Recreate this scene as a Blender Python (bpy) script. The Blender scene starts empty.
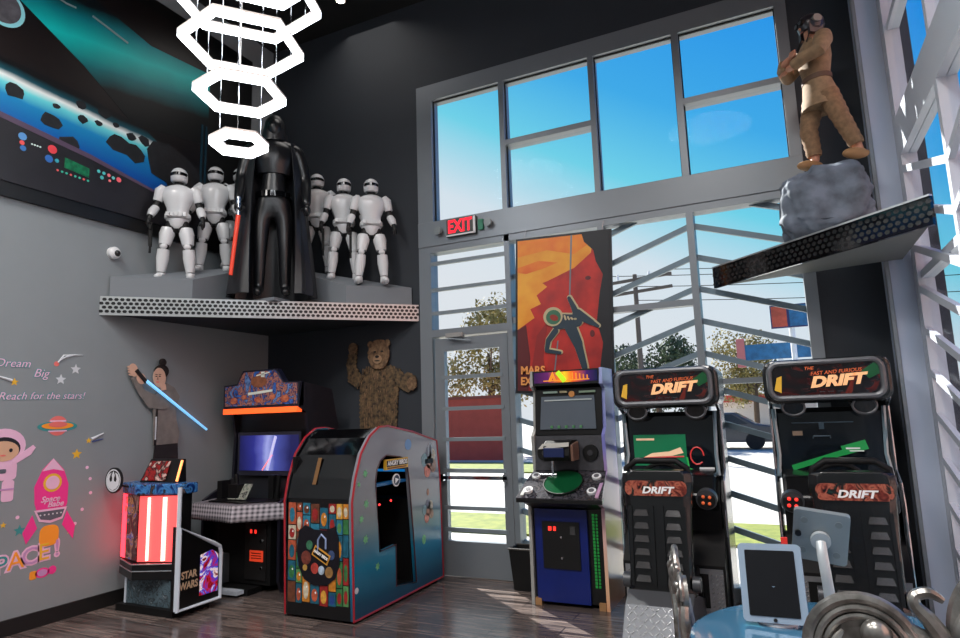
import bpy, bmesh, math, random
from mathutils import Vector, Matrix
random.seed(7)
SC = bpy.context.scene
COL = SC.collection
PI = math.pi

# ---------------------------------------------------------------- materials
def lin(c):
    c = c / 255.0
    return c / 12.92 if c <= 0.04045 else ((c + 0.055) / 1.055) ** 2.4
def rgb(r, g, b): return (lin(r), lin(g), lin(b), 1.0)
MATS = {}
def mat(name, col, rough=0.5, metal=0.0, emit=None, es=0.0, noise=0.0, nscale=20.0, bump=0.0, col2=None, coat=0.0, spec=0.5):
    if name in MATS: return MATS[name]
    m = bpy.data.materials.new(name); m.use_nodes = True
    nt = m.node_tree; b = nt.nodes['Principled BSDF']
    c = rgb(*col)
    b.inputs['Base Color'].default_value = c
    b.inputs['Roughness'].default_value = rough
    b.inputs['Metallic'].default_value = metal
    b.inputs['Coat Weight'].default_value = coat
    b.inputs['Specular IOR Level'].default_value = spec
    if emit:
        b.inputs['Emission Color'].default_value = rgb(*emit); b.inputs['Emission Strength'].default_value = es
    if noise > 0 or bump > 0 or col2:
        tc = nt.nodes.new('ShaderNodeTexCoord'); n = nt.nodes.new('ShaderNodeTexNoise')
        n.inputs['Scale'].default_value = nscale; n.inputs['Detail'].default_value = 5
        nt.links.new(tc.outputs['Object'], n.inputs['Vector'])
        if noise > 0 or col2:
            r = nt.nodes.new('ShaderNodeValToRGB')
            k2 = rgb(*col2) if col2 else tuple(x * (1 - noise) for x in c[:3]) + (1,)
            r.color_ramp.elements[0].color = k2; r.color_ramp.elements[0].position = 0.35
            r.color_ramp.elements[1].color = c; r.color_ramp.elements[1].position = 0.65
            nt.links.new(n.outputs['Fac'], r.inputs['Fac']); nt.links.new(r.outputs['Color'], b.inputs['Base Color'])
        if bump > 0:
            bp = nt.nodes.new('ShaderNodeBump'); bp.inputs['Strength'].default_value = bump
            nt.links.new(n.outputs['Fac'], bp.inputs['Height']); nt.links.new(bp.outputs['Normal'], b.inputs['Normal'])
    MATS[name] = m
    return m

def art_mat(name, cols, scale=9.0, rough=0.25, es=0.0, seed=0.0, stretch=(1, 1, 1)):
    """printed artwork: patches of several inks from warped cells"""
    if name in MATS: return MATS[name]
    m = bpy.data.materials.new(name); m.use_nodes = True
    nt = m.node_tree; b = nt.nodes['Principled BSDF']
    tc = nt.nodes.new('ShaderNodeTexCoord'); mp = nt.nodes.new('ShaderNodeMapping')
    mp.inputs['Location'].default_value = (seed, seed * .7, seed * 1.3); mp.inputs['Scale'].default_value = stretch
    n = nt.nodes.new('ShaderNodeTexNoise'); n.inputs['Scale'].default_value = scale; n.inputs['Detail'].default_value = 4
    n.inputs['Distortion'].default_value = 1.4
    r = nt.nodes.new('ShaderNodeValToRGB'); el = r.color_ramp.elements
    k = len(cols)
    while len(el) < k: el.new(0.5)
    for i, c in enumerate(cols):
        el[i].position = 0.3 + 0.42 * i / (k - 1); el[i].color = rgb(*c)
    nt.links.new(tc.outputs['Object'], mp.inputs['Vector']); nt.links.new(mp.outputs['Vector'], n.inputs['Vector'])
    nt.links.new(n.outputs['Fac'], r.inputs['Fac']); nt.links.new(r.outputs['Color'], b.inputs['Base Color'])
    b.inputs['Roughness'].default_value = rough
    if es > 0:
        nt.links.new(r.outputs['Color'], b.inputs['Emission Color']); b.inputs['Emission Strength'].default_value = es
    MATS[name] = m
    return m

def grad_mat(name, axis, stops, rough=0.4, es=0.0, noise=0.0, metal=0.0, nscale=4.0, second=None):
    """printed or painted bands along an object axis; stops = [(pos, colour)]"""
    if name in MATS: return MATS[name]
    m = bpy.data.materials.new(name); m.use_nodes = True
    nt = m.node_tree; b = nt.nodes['Principled BSDF']
    tc = nt.nodes.new('ShaderNodeTexCoord'); sx = nt.nodes.new('ShaderNodeSeparateXYZ')
    nt.links.new(tc.outputs['Object'], sx.inputs[0])
    src = sx.outputs['XYZ'.index(axis)]
    if second:      # tilt the bands: pos = a + k*b
        mm = nt.nodes.new('ShaderNodeMath'); mm.operation = 'MULTIPLY_ADD'
        nt.links.new(sx.outputs['XYZ'.index(second[0])], mm.inputs[0]); mm.inputs[1].default_value = second[1]
        nt.links.new(src, mm.inputs[2]); src = mm.outputs[0]
    if noise > 0:
        n = nt.nodes.new('ShaderNodeTexNoise'); n.inputs['Scale'].default_value = nscale; n.inputs['Detail'].default_value = 6
        nt.links.new(tc.outputs['Object'], n.inputs['Vector'])
        ad = nt.nodes.new('ShaderNodeMath'); ad.operation = 'MULTIPLY_ADD'
        nt.links.new(n.outputs['Fac'], ad.inputs[0]); ad.inputs[1].default_value = noise
        nt.links.new(src, ad.inputs[2]); src = ad.outputs[0]
    lo, hi = stops[0][0], stops[-1][0]
    mr = nt.nodes.new('ShaderNodeMapRange'); mr.inputs['From Min'].default_value = lo; mr.inputs['From Max'].default_value = hi
    nt.links.new(src, mr.inputs['Value'])
    r = nt.nodes.new('ShaderNodeValToRGB'); el = r.color_ramp.elements
    while len(el) < len(stops): el.new(0.5)
    for i, (p, c) in enumerate(stops):
        el[i].position = (p - lo) / (hi - lo); el[i].color = rgb(*c)
    nt.links.new(mr.outputs[0], r.inputs['Fac']); nt.links.new(r.outputs['Color'], b.inputs['Base Color'])
    b.inputs['Roughness'].default_value = rough; b.inputs['Metallic'].default_value = metal
    if es > 0:
        nt.links.new(r.outputs['Color'], b.inputs['Emission Color']); b.inputs['Emission Strength'].default_value = es
    MATS[name] = m
    return m

def glass_mat(name, tint, fac_ior=1.25):
    if name in MATS: return MATS[name]
    m = bpy.data.materials.new(name); m.use_nodes = True
    nt = m.node_tree; nt.nodes.clear()
    o = nt.nodes.new('ShaderNodeOutputMaterial'); mx = nt.nodes.new('ShaderNodeMixShader')
    t = nt.nodes.new('ShaderNodeBsdfTransparent'); t.inputs['Color'].default_value = tint
    g = nt.nodes.new('ShaderNodeBsdfGlossy'); g.inputs['Roughness'].default_value = 0.02
    lw = nt.nodes.new('ShaderNodeLayerWeight'); lw.inputs['Blend'].default_value = .5
    pw_ = nt.nodes.new('ShaderNodeMath'); pw_.operation = 'POWER'; pw_.inputs[1].default_value = 7; nt.links.new(lw.outputs['Facing'], pw_.inputs[0])
    f = nt.nodes.new('ShaderNodeMath'); f.operation = 'MULTIPLY_ADD'; f.inputs[1].default_value = .25; f.inputs[2].default_value = .0012; nt.links.new(pw_.outputs[0], f.inputs[0])
    nt.links.new(f.outputs[0], mx.inputs[0]); nt.links.new(t.outputs[0], mx.inputs[1]); nt.links.new(g.outputs[0], mx.inputs[2])
    nt.links.new(mx.outputs[0], o.inputs['Surface'])
    MATS[name] = m
    return m

def wood_floor():
    m = bpy.data.materials.new('floor_planks'); m.use_nodes = True
    nt = m.node_tree; b = nt.nodes['Principled BSDF']; L = nt.links.new; N = nt.nodes.new
    tc = N('ShaderNodeTexCoord'); mp = N('ShaderNodeMapping'); mp.inputs['Rotation'].default_value = (0, 0, 0)
    L(tc.outputs['Object'], mp.inputs['Vector'])
    br = N('ShaderNodeTexBrick'); br.inputs['Scale'].default_value = 1.0
    br.inputs['Brick Width'].default_value = 1.2; br.inputs['Row Height'].default_value = 0.16
    br.inputs['Mortar Size'].default_value = 0.004; br.offset = 0.37
    br.inputs['Color1'].default_value = rgb(88, 79, 78); br.inputs['Color2'].default_value = rgb(118, 107, 103); br.inputs['Mortar'].default_value = rgb(30, 26, 25)
    L(mp.outputs[0], br.inputs['Vector'])
    m2 = N('ShaderNodeMapping'); m2.inputs['Scale'].default_value = (2.0, 26, 1); L(tc.outputs['Object'], m2.inputs['Vector'])
    n = N('ShaderNodeTexNoise'); n.inputs['Scale'].default_value = 1.6; n.inputs['Detail'].default_value = 8; L(m2.outputs[0], n.inputs['Vector'])
    r = N('ShaderNodeValToRGB'); r.color_ramp.elements[0].color = (0.38, 0.36, 0.36, 1); r.color_ramp.elements[1].color = (1.25, 1.2, 1.15, 1)
    r.color_ramp.elements[0].position = .35; r.color_ramp.elements[1].position = .68
    L(n.outputs['Fac'], r.inputs['Fac'])
    mx = N('ShaderNodeMix'); mx.data_type = 'RGBA'; mx.blend_type = 'MULTIPLY'; mx.inputs[0].default_value = 1
    L(br.outputs['Color'], mx.inputs[6]); L(r.outputs['Color'], mx.inputs[7]); L(mx.outputs[2], b.inputs['Base Color'])
    b.inputs['Roughness'].default_value = 0.2; b.inputs['Specular IOR Level'].default_value = .8
    bp = N('ShaderNodeBump'); bp.inputs['Strength'].default_value = .12; bp.inputs['Distance'].default_value = .01
    L(n.outputs['Fac'], bp.inputs['Height']); L(bp.outputs[0], b.inputs['Normal'])
    return m

def plaid_mat():
    m = bpy.data.materials.new('plaid_cloth'); m.use_nodes = True
    nt = m.node_tree; b = nt.nodes['Principled BSDF']; L = nt.links.new; N = nt.nodes.new
    tc = N('ShaderNodeTexCoord'); fs = []
    for d in ('X', 'Z'):
        w = N('ShaderNodeTexWave'); w.bands_direction = d; w.inputs['Scale'].default_value = 9.0; L(tc.outputs['Object'], w.inputs['Vector']); fs.append(w)
    ml = N('ShaderNodeMath'); ml.operation = 'ADD'; L(fs[0].outputs['Fac'], ml.inputs[0]); L(fs[1].outputs['Fac'], ml.inputs[1])
    r = N('ShaderNodeValToRGB'); r.color_ramp.elements[0].color = rgb(58, 55, 64); r.color_ramp.elements[1].color = rgb(196, 188, 196)
    mh = N('ShaderNodeMath'); mh.operation = 'MULTIPLY'; mh.inputs[1].default_value = .55; L(ml.outputs[0], mh.inputs[0])
    L(mh.outputs[0], r.inputs['Fac']); L(r.outputs['Color'], b.inputs['Base Color']); b.inputs['Roughness'].default_value = .9
    return m

# ---------------------------------------------------------------- mesh builder
class MB:
    def __init__(s): s.v = []; s.f = []; s.mi = []; s.mats = []; s.smooth = []
    def add(s, verts, faces, m, smooth=False):
        if m not in s.mats: s.mats.append(m)
        k = s.mats.index(m); o = len(s.v)
        s.v += [Vector(p) for p in verts]
        for f in faces: s.f.append([i + o for i in f]); s.mi.append(k); s.smooth.append(smooth)
        return s
    def box(s, x0, x1, y0, y1, z0, z1, m, M=None):
        v = [Vector((x, y, z)) for z in (z0, z1) for y in (y0, y1) for x in (x0, x1)]
        if M: v = [M @ p for p in v]
        return s.add(v, [(0, 2, 3, 1), (4, 5, 7, 6), (0, 1, 5, 4), (2, 6, 7, 3), (0, 4, 6, 2), (1, 3, 7, 5)], m)
    def prism(s, poly, ax, a, b, m, M=None):
        def P(u, w, t): return {'x': (t, u, w), 'y': (u, t, w), 'z': (u, w, t)}[ax]
        n = len(poly)
        v = [Vector(P(u, w, a)) for u, w in poly] + [Vector(P(u, w, b)) for u, w in poly]
        if M: v = [M @ p for p in v]
        return s.add(v, [list(range(n)), list(range(2 * n - 1, n - 1, -1))] + [(i, i + n, (i + 1) % n + n, (i + 1) % n) for i in range(n)], m)
    def tube(s, path, r, m, seg=10, closed=False, flat=1.0):
        path = [Vector(p) for p in path]; n = len(path)
        rr = r if isinstance(r, (list, tuple)) else [r] * n
        vs = []; prev = None
        for i, p in enumerate(path):
            if closed: t = path[(i + 1) % n] - path[i - 1]
            else: t = path[min(i + 1, n - 1)] - path[max(i - 1, 0)]
            t.normalize()
            if prev is None:
                a = Vector((0, 0, 1)) if abs(t.z) < .9 else Vector((1, 0, 0))
                u = t.cross(a).normalized()
            else:
                u = (prev - t * prev.dot(t)).normalized()
            prev = u; w = t.cross(u)
            for k in range(seg):
                an = 2 * PI * k / seg
                vs.append(p + (u * math.cos(an) + w * math.sin(an) * flat) * rr[i])
        fs = []
        for i in range(n if closed else n - 1):
            for k in range(seg):
                a = i * seg + k; b_ = i * seg + (k + 1) % seg; j = ((i + 1) % n) * seg
                fs.append((a, b_, j + (k + 1) % seg, j + k))
        if not closed: fs += [list(range(seg - 1, -1, -1)), list(range((n - 1) * seg, n * seg))]
        return s.add(vs, fs, m, True)
    def cyl(s, p0, p1, r, m, seg=16, r2=None): return s.tube([p0, p1], [r, r2 if r2 is not None else r], m, seg)
    def rings(s, L, m, seg=24, cap=True, M=None, fold=0.0, nf=9):
        vs = []
        for j, (cx, cy, cz, rx, ry) in enumerate(L):
            for k in range(seg):
                an = 2 * PI * k / seg; q = 1 + fold * (j / max(1, len(L) - 1)) * math.sin(nf * an)
                vs.append(Vector((cx + rx * q * math.cos(an), cy + ry * q * math.sin(an), cz)))
        if M: vs = [M @ p for p in vs]
        fs = [(j * seg + k, j * seg + (k + 1) % seg, (j + 1) * seg + (k + 1) % seg, (j + 1) * seg + k) for j in range(len(L) - 1) for k in range(seg)]
        if cap: fs += [list(range(seg)), list(range((len(L) - 1) * seg, len(L) * seg))]
        return s.add(vs, fs, m, True)
    def ball(s, c, r, m, seg=16, M=None):
        rx, ry, rz = r if isinstance(r, tuple) else (r, r, r)
        h = max(5, seg // 2)
        vs = [Vector((c[0], c[1], c[2] - rz))]
        for j in range(1, h):
            a = -PI / 2 + PI * j / h
            for k in range(seg):
                an = 2 * PI * k / seg
                vs.append(Vector((c[0] + rx * math.cos(a) * math.cos(an), c[1] + ry * math.cos(a) * math.sin(an), c[2] + rz * math.sin(a))))
        vs.append(Vector((c[0], c[1], c[2] + rz)))
        if M: vs = [M @ p for p in vs]
        fs = [(0, 1 + (k + 1) % seg, 1 + k) for k in range(seg)]
        for j in range(h - 2):
            for k in range(seg):
                a = 1 + j * seg
                fs.append((a + k, a + (k + 1) % seg, a + seg + (k + 1) % seg, a + seg + k))
        a = 1 + (h - 2) * seg; fs += [(a + k, a + (k + 1) % seg, len(vs) - 1) for k in range(seg)]
        return s.add(vs, fs, m, True)
    def beam(s, p0, p1, w, d, m, nrm=(0, -1, 0)):
        p0 = Vector(p0); p1 = Vector(p1); t = (p1 - p0).normalized(); n = Vector(nrm); n = (n - t * n.dot(t)).normalized(); u = t.cross(n)
        v = [p + u * a * w / 2 + n * b * d / 2 for p in (p0, p1) for a, b in ((-1, -1), (1, -1), (1, 1), (-1, 1))]
        return s.add(v, [(0, 1, 2, 3), (7, 6, 5, 4), (0, 4, 5, 1), (1, 5, 6, 2), (2, 6, 7, 3), (3, 7, 4, 0)], m)
    def text(s, body, size, M, m, ext=0.002, align='CENTER', shear=0.0, sx=1.0, bold=0.0):
        c = bpy.data.curves.new('t', 'FONT'); c.body = body; c.size = size; c.extrude = ext; c.align_x = align; c.align_y = 'CENTER'; c.shear = shear; c.offset = bold; c.resolution_u = 3
        o = bpy.data.objects.new('t', c); COL.objects.link(o); bpy.context.view_layer.update()
        me = o.evaluated_get(bpy.context.evaluated_depsgraph_get()).to_mesh()
        vs = [M @ Vector((v.co.x * sx, v.co.y, v.co.z)) for v in me.vertices]; fs = [list(p.vertices) for p in me.polygons]
        bpy.data.objects.remove(o); bpy.data.curves.remove(c)
        return s.add(vs, fs, m)
    def build(s, name, parent=None, org=None, bev=0.0, angle=40):
        if org is None: org = parent['_o'] if parent is not None and '_o' in parent.keys() else (0, 0, 0)
        org = Vector(org)
        me = bpy.data.meshes.new(name)
        me.from_pydata([tuple(p - org) for p in s.v], [], s.f); me.update()
        for m in s.mats: me.materials.append(m)
        for p, k, sm in zip(me.polygons, s.mi, s.smooth): p.material_index = k; p.use_smooth = sm
        bm = bmesh.new(); bm.from_mesh(me); bmesh.ops.recalc_face_normals(bm, faces=bm.faces); bm.to_mesh(me); bm.free()
        if any(s.smooth): me.set_sharp_from_angle(angle=math.radians(angle))
        o = bpy.data.objects.new(name, me); COL.objects.link(o)
        if parent is not None: o.parent = parent
        else: o.location = org
        if bev > 0:
            b = o.modifiers.new('bevel', 'BEVEL'); b.width = bev; b.segments = 2; b.limit_method = 'ANGLE'; b.angle_limit = math.radians(40)
        return o

def tag(o, label, cat, group=None, kind=None):
    if label: o['label'] = label
    if cat: o['category'] = cat
    if group: o['group'] = group
    if kind: o['kind'] = kind
    return o
ORG = {}
def thing(name, label, cat, loc=(0, 0, 0), group=None, world=True, rz=0.0):
    o = bpy.data.objects.new(name, None); COL.objects.link(o); o.location = loc; o.rotation_euler = (0, 0, rz)
    o.empty_display_size = .1
    tag(o, label, cat, group)
    if world: ORG[o.name] = loc
    return o
def part(name, mb, parent, **k):
    p = parent
    while p.parent is not None: p = p.parent
    return mb.build(name, parent, org=ORG.get(p.name, (0, 0, 0)), **k)
def single(name, mb, label, cat, loc, group=None, kind=None, **k):
    o = mb.build(name, None, org=loc, **k); return tag(o, label, cat, group, kind)
def struct(name, mb, parent=None, **k):
    o = mb.build(name, parent, org=(0, 0, 0), **k)
    if parent is None: o['kind'] = 'structure'
    return o
def dup(root, loc, rz=0, label=None):
    r = root.copy(); COL.objects.link(r); r.location = loc; r.rotation_euler = (0, 0, rz)
    if label: r['label'] = label
    for ch in list(root.children):
        c = ch.copy(); COL.objects.link(c); c.parent = r
        for g in ch.children:
            d = g.copy(); COL.objects.link(d); d.parent = c
    return r
def MX(o, right, up):
    r = Vector(right).normalized(); u = Vector(up).normalized(); n = r.cross(u)
    return Matrix(((r.x, u.x, n.x, o[0]), (r.y, u.y, n.y, o[1]), (r.z, u.z, n.z, o[2]), (0, 0, 0, 1)))
def MF(x, y, z, roll=0): return MX((x, y, z), (math.cos(roll), 0, math.sin(roll)), (-math.sin(roll), 0, math.cos(roll)))   # faces -y
def ML(x, y, z, roll=0): return MX((x, y, z), (0, math.cos(roll), math.sin(roll)), (0, -math.sin(roll), math.cos(roll)))   # faces +x

def skin_mesh(name, J, E, m, root=0, sub=2):
    me = bpy.data.meshes.new(name); me.from_pydata([j[:3] for j in J], E, []); me.update()
    o = bpy.data.objects.new(name, me); COL.objects.link(o)
    md = o.modifiers.new('s', 'SKIN'); md.use_smooth_shade = True
    for i, j in enumerate(J):
        sv = me.skin_vertices[0].data[i]; r = j[3]; sv.radius = r if isinstance(r, tuple) else (r, r); sv.use_root = (i == root)
    sb = o.modifiers.new('u', 'SUBSURF'); sb.levels = sub; sb.render_levels = sub
    bpy.context.view_layer.update()
    ev = o.evaluated_get(bpy.context.evaluated_depsgraph_get())
    nm = bpy.data.meshes.new_from_object(ev)
    bpy.data.objects.remove(o)
    nm.materials.clear(); nm.materials.append(m)
    for p in nm.polygons: p.use_smooth = True; p.material_index = 0
    no = bpy.data.objects.new(name, nm); COL.objects.link(no)
    return no

def star(cx, cy, r, k=.45, n=5, rot=0):
    return [(cx + (r if i % 2 == 0 else r * k) * math.sin(rot + PI * i / n), cy + (r if i % 2 == 0 else r * k) * math.cos(rot + PI * i / n)) for i in range(2 * n)]
def ell(cx, cy, rx, ry, n=24, rot=0, a0=0, a1=2 * PI):
    out = []
    full = abs(a1 - a0 - 2 * PI) < 1e-6
    for i in range(n if full else n + 1):
        a = a0 + (a1 - a0) * i / n
        x, y = rx * math.cos(a), ry * math.sin(a); out.append((cx + x * math.cos(rot) - y * math.sin(rot), cy + x * math.sin(rot) + y * math.cos(rot)))
    return out
def rrect(x0, x1, y0, y1, r, n=5):
    out = []
    for cx, cy, a in ((x1 - r, y1 - r, 0), (x0 + r, y1 - r, 90), (x0 + r, y0 + r, 180), (x1 - r, y0 + r, 270)):
        for i in range(n + 1):
            t = math.radians(a + 90 * i / n); out.append((cx + r * math.cos(t), cy + r * math.sin(t)))
    return out

# common materials
BLACK = mat('black_laminate', (9, 9, 11), .35)
GLOSSB = mat('gloss_black', (8, 8, 10), .08, coat=.5)
MATTEB = mat('matte_black', (6, 6, 7), .6, spec=.3)
RUBBER = mat('rubber', (18, 18, 18), .8)
WALLG = mat('grey_paint', (132, 139, 143), .75, noise=.05, nscale=2)
WALLD = mat('charcoal_paint', (42, 47, 54), .7, noise=.08, nscale=2)
CEIL = mat('black_ceiling_paint', (14, 14, 14), .9)
BASEB = mat('baseboard_black', (20, 19, 20), .5)
ALU = mat('anodised_frame', (128, 134, 140), .38, .35)
ALUD = mat('grey_bar', (128, 138, 144), .4, .2)
COLM = mat('column_paint', (176, 186, 206), .5)
ALU_LIT = mat('side_frame_lit', (182, 188, 198), .4)  # lighter copy of the frame material: sunlight on the right wall painted in
CHROME = mat('chrome', (215, 218, 222), .15, 1.0)
SILVER = mat('silver_lattice', (190, 194, 196), .3, .7)
WHITE = mat('white_plastic', (225, 226, 228), .4)
ARM = mat('white_armour', (214, 216, 218), .28, coat=.3)
GLASS = glass_mat('window_glass', (0.93, 0.96, 0.98, 1))
REDM = mat('red_molding', (150, 22, 36), .35)
DIAM = mat('tread_plate', (80, 82, 86), .38, .85)
DIAM2 = mat('console_tread', (150, 152, 156), .35, .7)
TEXTW = mat('white_ink', (235, 235, 235), .5)

# ---------------------------------------------------------------- room
W = 5.94; H = 5.72; YB = -9.0
struct('floor', MB().box(-.3, W + .3, YB - .3, .12, -.12, 0, wood_floor()))
struct('ceiling', MB().box(-.3, W + .3, YB - .3, .3, H, H + .2, CEIL))
struct('wall_left', MB().box(-.2, 0, YB - .2, .2, -.12, H, WALLG))
struct('wall_front', MB().box(-.2, W + .2, YB - .2, YB, -.12, H, WALLG))
b = MB()
b.box(0, 1.95, 0, .18, -.12, H, WALLD); b.box(1.95, 5.36, 0, .18, 4.75, H, WALLD); b.box(5.36, W + .2, 0, .18, -.12, H, WALLD)
struct('wall_back', b)
b = MB(); b.box(W, W + .2, YB, -5.0, -.12, H, WALLG); b.box(W, W + .2, -5.0, 0, 4.75, H, WALLD); b.box(W, W + .2, -5.0, 0, -.12, 0.0, WALLG)
struct('wall_right', b)
struct('baseboard_left', MB().box(0, .015, YB, 0, 0, .11, BASEB))
struct('baseboard_back', MB().box(0.015, 1.95, -.015, 0, 0, .11, BASEB))
b = MB(); b.box(5.78, W, -.3, 0, 0, H, COLM); b.box(5.755, 5.78, -.31, -.26, 0, H, ALU)
struct('trim_1', b, bev=.004)   # boxed steel column in the corner

# back windows ------------------------------------------------
xs = [2.12, 2.86, 2.91, 3.74, 3.79, 4.475, 4.53, 5.275]
FY0, FY1 = -.02, .12
b = MB()
b.box(1.95, 2.12, FY0, FY1, 3.31, 4.75, ALU); b.box(5.275, 5.36, FY0, FY1, 3.31, 4.75, ALU)
b.box(2.12, 5.275, FY0, FY1, 4.58, 4.75, ALU)
for i in (1, 3, 5): b.box(xs[i], xs[i + 1], FY0, FY1, 3.31, 4.58, ALU)
b.box(2.91, 3.74, FY0, FY1, 3.93, 3.98, ALU); b.box(4.53, 5.275, FY0, FY1, 3.93, 3.98, ALU)
for i in range(0, 8, 2):   # dark gaskets round the panes
    x0, x1 = xs[i], xs[i + 1]
    b.box(x0, x0 + .008, .02, .04, 3.31, 4.58, RUBBER); b.box(x1 - .008, x1, .02, .04, 3.31, 4.58, RUBBER)
    b.box(x0, x1, .02, .04, 3.31, 3.32, RUBBER); b.box(x0, x1, .02, .04, 4.57, 4.58, RUBBER)
w1 = struct('window_1', b)
struct('pane', MB().box(2.12, 5.275, .045, .051, 3.31, 4.58, GLASS), w1)
struct('trim_2', MB().box(1.95, 5.36, -.03, .14, 3.06, 3.31, ALU), bev=.004)
b = MB()
b.box(1.95, 2.08, FY0, FY1, 0, 3.06, ALU); b.box(2.86, 2.91, FY0, FY1, 0, 3.06, ALU)
b.box(2.08, 2.86, FY0, FY1, 2.17, 2.24, ALU)
b.box(2.08, 5.36, FY0, FY1, 3.0, 3.06, ALU)
b.box(3.74, 3.79, FY0, FY1, 0, 3.0, ALU); b.box(4.475, 4.53, FY0, FY1, 0, 3.0, ALU); b.box(5.275, 5.36, FY0, FY1, 0, 3.0, ALU)
b.box(2.91, 5.275, FY0, FY1, 0, .1, ALU); b.box(2.91, 3.74, .0, .09, 2.24, 2.29, ALU); b.box(3.79, 4.475, .0, .09, 2.24, 2.29, ALU); b.box(4.53, 5.275, .0, .09, 1.6, 1.64, ALU)
w2 = struct('window_2', b)
b = MB(); b.box(2.08, 2.86, .045, .051, 2.24, 3.0, GLASS); b.box(2.91, 5.275, .045, .051, .1, 3.0, GLASS)
struct('pane', b, w2)
b = MB(); k = .29
for z in (2.89, 2.63, 2.40): b.box(2.08, 2.86, -.012, .02, z - .017, z + .017, ALUD)
# chevron bars: falling, rising, falling
def bar(x0, z0, x1, z1): b.beam((x0, .07, z0), (x1, .07, z1), .045, .03, ALUD)
for i in range(-1, 12):
    z = 2.90 - .262 * i
    if z - .26 > .05:
        if z < 2.95: bar(2.9, z - .22, 3.75, z - .22 - .24)
        bar(3.78, z - .24, 4.48, z)
        bar(4.52, z, 5.29, z - .25)
struct('glazing_bars', b, w2)
# door
DM = ALU
b = MB()
b.box(2.10, 2.20, -.01, .05, .01, 2.15, DM); b.box(2.77, 2.85, -.01, .05, .01, 2.15, DM)
b.box(2.2, 2.77, -.01, .05, .01, .31, DM); b.box(2.2, 2.77, -.01, .05, 2.03, 2.15, DM)
for z in (1.78, 1.49, 1.21, .93, .6, .41): b.box(2.17, 2.80, -.02, .0, z - .017, z + .017, ALUD)
d1 = struct('door_1', b)
struct('pane', MB().box(2.2, 2.77, .018, .024, .31, 2.03, GLASS), d1)
b = MB(); b.box(2.16, 2.81, -.06, -.035, .855, .885, CHROME); b.box(2.16, 2.19, -.06, -.01, .84, .9, CHROME); b.box(2.78, 2.81, -.06, -.01, .84, .9, CHROME)
struct('push_bar', b, d1)
b = MB(); b.box(2.25, 2.42, -.07, -.01, 2.15, 2.19, mat('closer_grey', (150, 150, 148), .5)); b.beam((2.28, -.07, 2.14), (2.5, -.04, 2.11), .02, .01, CHROME, (0, 0, 1))
struct('closer', b, d1)

# right windows ------------------------------------------------
b = MB(); RX0, RX1 = W - .03, W + .06
ys = [-.40, -1.5, -2.6, -3.7, -4.85]
b.box(RX0, RX1, -5.0, -.3, 3.04, 3.31, ALU_LIT)
b.box(RX0, RX1, -5.0, -.3, 4.6, 4.75, ALU_LIT)
for y in ys: b.box(RX0, RX1, y - .028, y + .028, 3.31, 4.6, ALU_LIT)
b.box(RX0, RX1, -.36, -.3, 3.31, 4.6, ALU_LIT)
b.box(RX0 + .02, RX1, -1.5, -.4, 3.93, 3.98, ALU_LIT)
w3 = struct('window_3', b)
struct('pane', MB().box(W + .01, W + .016, -5, -.3, 3.31, 4.6, GLASS), w3)
b = MB()
for y in ys: b.box(RX0, RX1, y - .028, y + .028, 0, 3.04, ALU_LIT)
b.box(RX0, RX1, -.36, -.3, 0, 3.04, ALU_LIT); b.box(RX0, RX1, -5, -.3, 0, .1, ALU_LIT); b.box(RX0 + .02, RX1, -5, -.3, 2.2, 2.25, ALU_LIT)
w4 = struct('window_4', b)
struct('pane', MB().box(W + .01, W + .016, -5, -.3, .1, 3.04, GLASS), w4)
b = MB()
for i in range(11):
    z = 2.95 - .27 * i
    if z > .4:
        b.beam((W - .015, -.4, z), (W - .015, -1.5, z - .33), .045, .03, ALU_LIT, (-1, 0, 0))
        b.beam((W - .015, -1.5, z - .33), (W - .015, -2.6, z), .045, .03, ALU_LIT, (-1, 0, 0))
        b.beam((W - .015, -2.6, z), (W - .015, -3.7, z - .33), .045, .03, ALU_LIT, (-1, 0, 0))
struct('glazing_bars', b, w4)

# ---------------------------------------------------------------- left wall mural
SP = mat('mural_space', (12, 10, 14), .35, col2=(26, 18, 18), nscale=1.2)
mural = thing('wall_mural', 'large framed space scene with teal light and blue planet high on the left wall', 'mural', (0, -2.5, 3.13))
part('frame', MB().box(.0, .03, -5.6, -.35, 3.13, 5.42, mat('mural_border', (9, 9, 10), .4)), mural)
b = MB(); X = .031
b.prism([(-5.5, 3.2), (-.9, 3.27), (-.92, 5.3), (-5.5, 5.3)], 'x', .03, X, SP)
mural_base = part('backdrop', b, mural)
TEAL = grad_mat('mural_teal', 'Z', [(1.12, (12, 14, 16)), (1.28, (6, 110, 116)), (1.5, (14, 206, 200)), (1.68, (6, 140, 150)), (1.82, (8, 16, 24))], .35, noise=.06, second=('Y', -.17))
b = MB(); b.prism([(-5.4, 4.9), (-3.0, 4.86), (-2.2, 4.42), (-1.75, 4.1), (-.93, 4.2), (-.92, 4.98), (-1.6, 4.93), (-3.0, 5.28), (-5.4, 5.28)], 'x', X, X + .002, TEAL); part('nebula', b, mural)
PLAN = grad_mat('mural_planet', 'Z', [(.35, (8, 34, 100)), (.58, (8, 84, 170)), (.78, (20, 136, 196)), (.87, (110, 224, 230)), (.925, (245, 252, 250)), (.97, (16, 80, 94)), (1.03, (10, 10, 14))], .35, noise=.05, second=('Y', .06), nscale=3)
b = MB(); b.prism([(-5.4, 3.72), (-1.42, 3.52), (-1.30, 3.72), (-1.42, 3.98), (-1.62, 4.10), (-2.2, 4.17), (-3.2, 4.2), (-5.4, 4.2)], 'x', X, X + .003, PLAN); part('planet', b, mural)
b = MB(); ROCK = mat('mural_rock', (30, 31, 36), .5, noise=.5, nscale=14)
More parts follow.
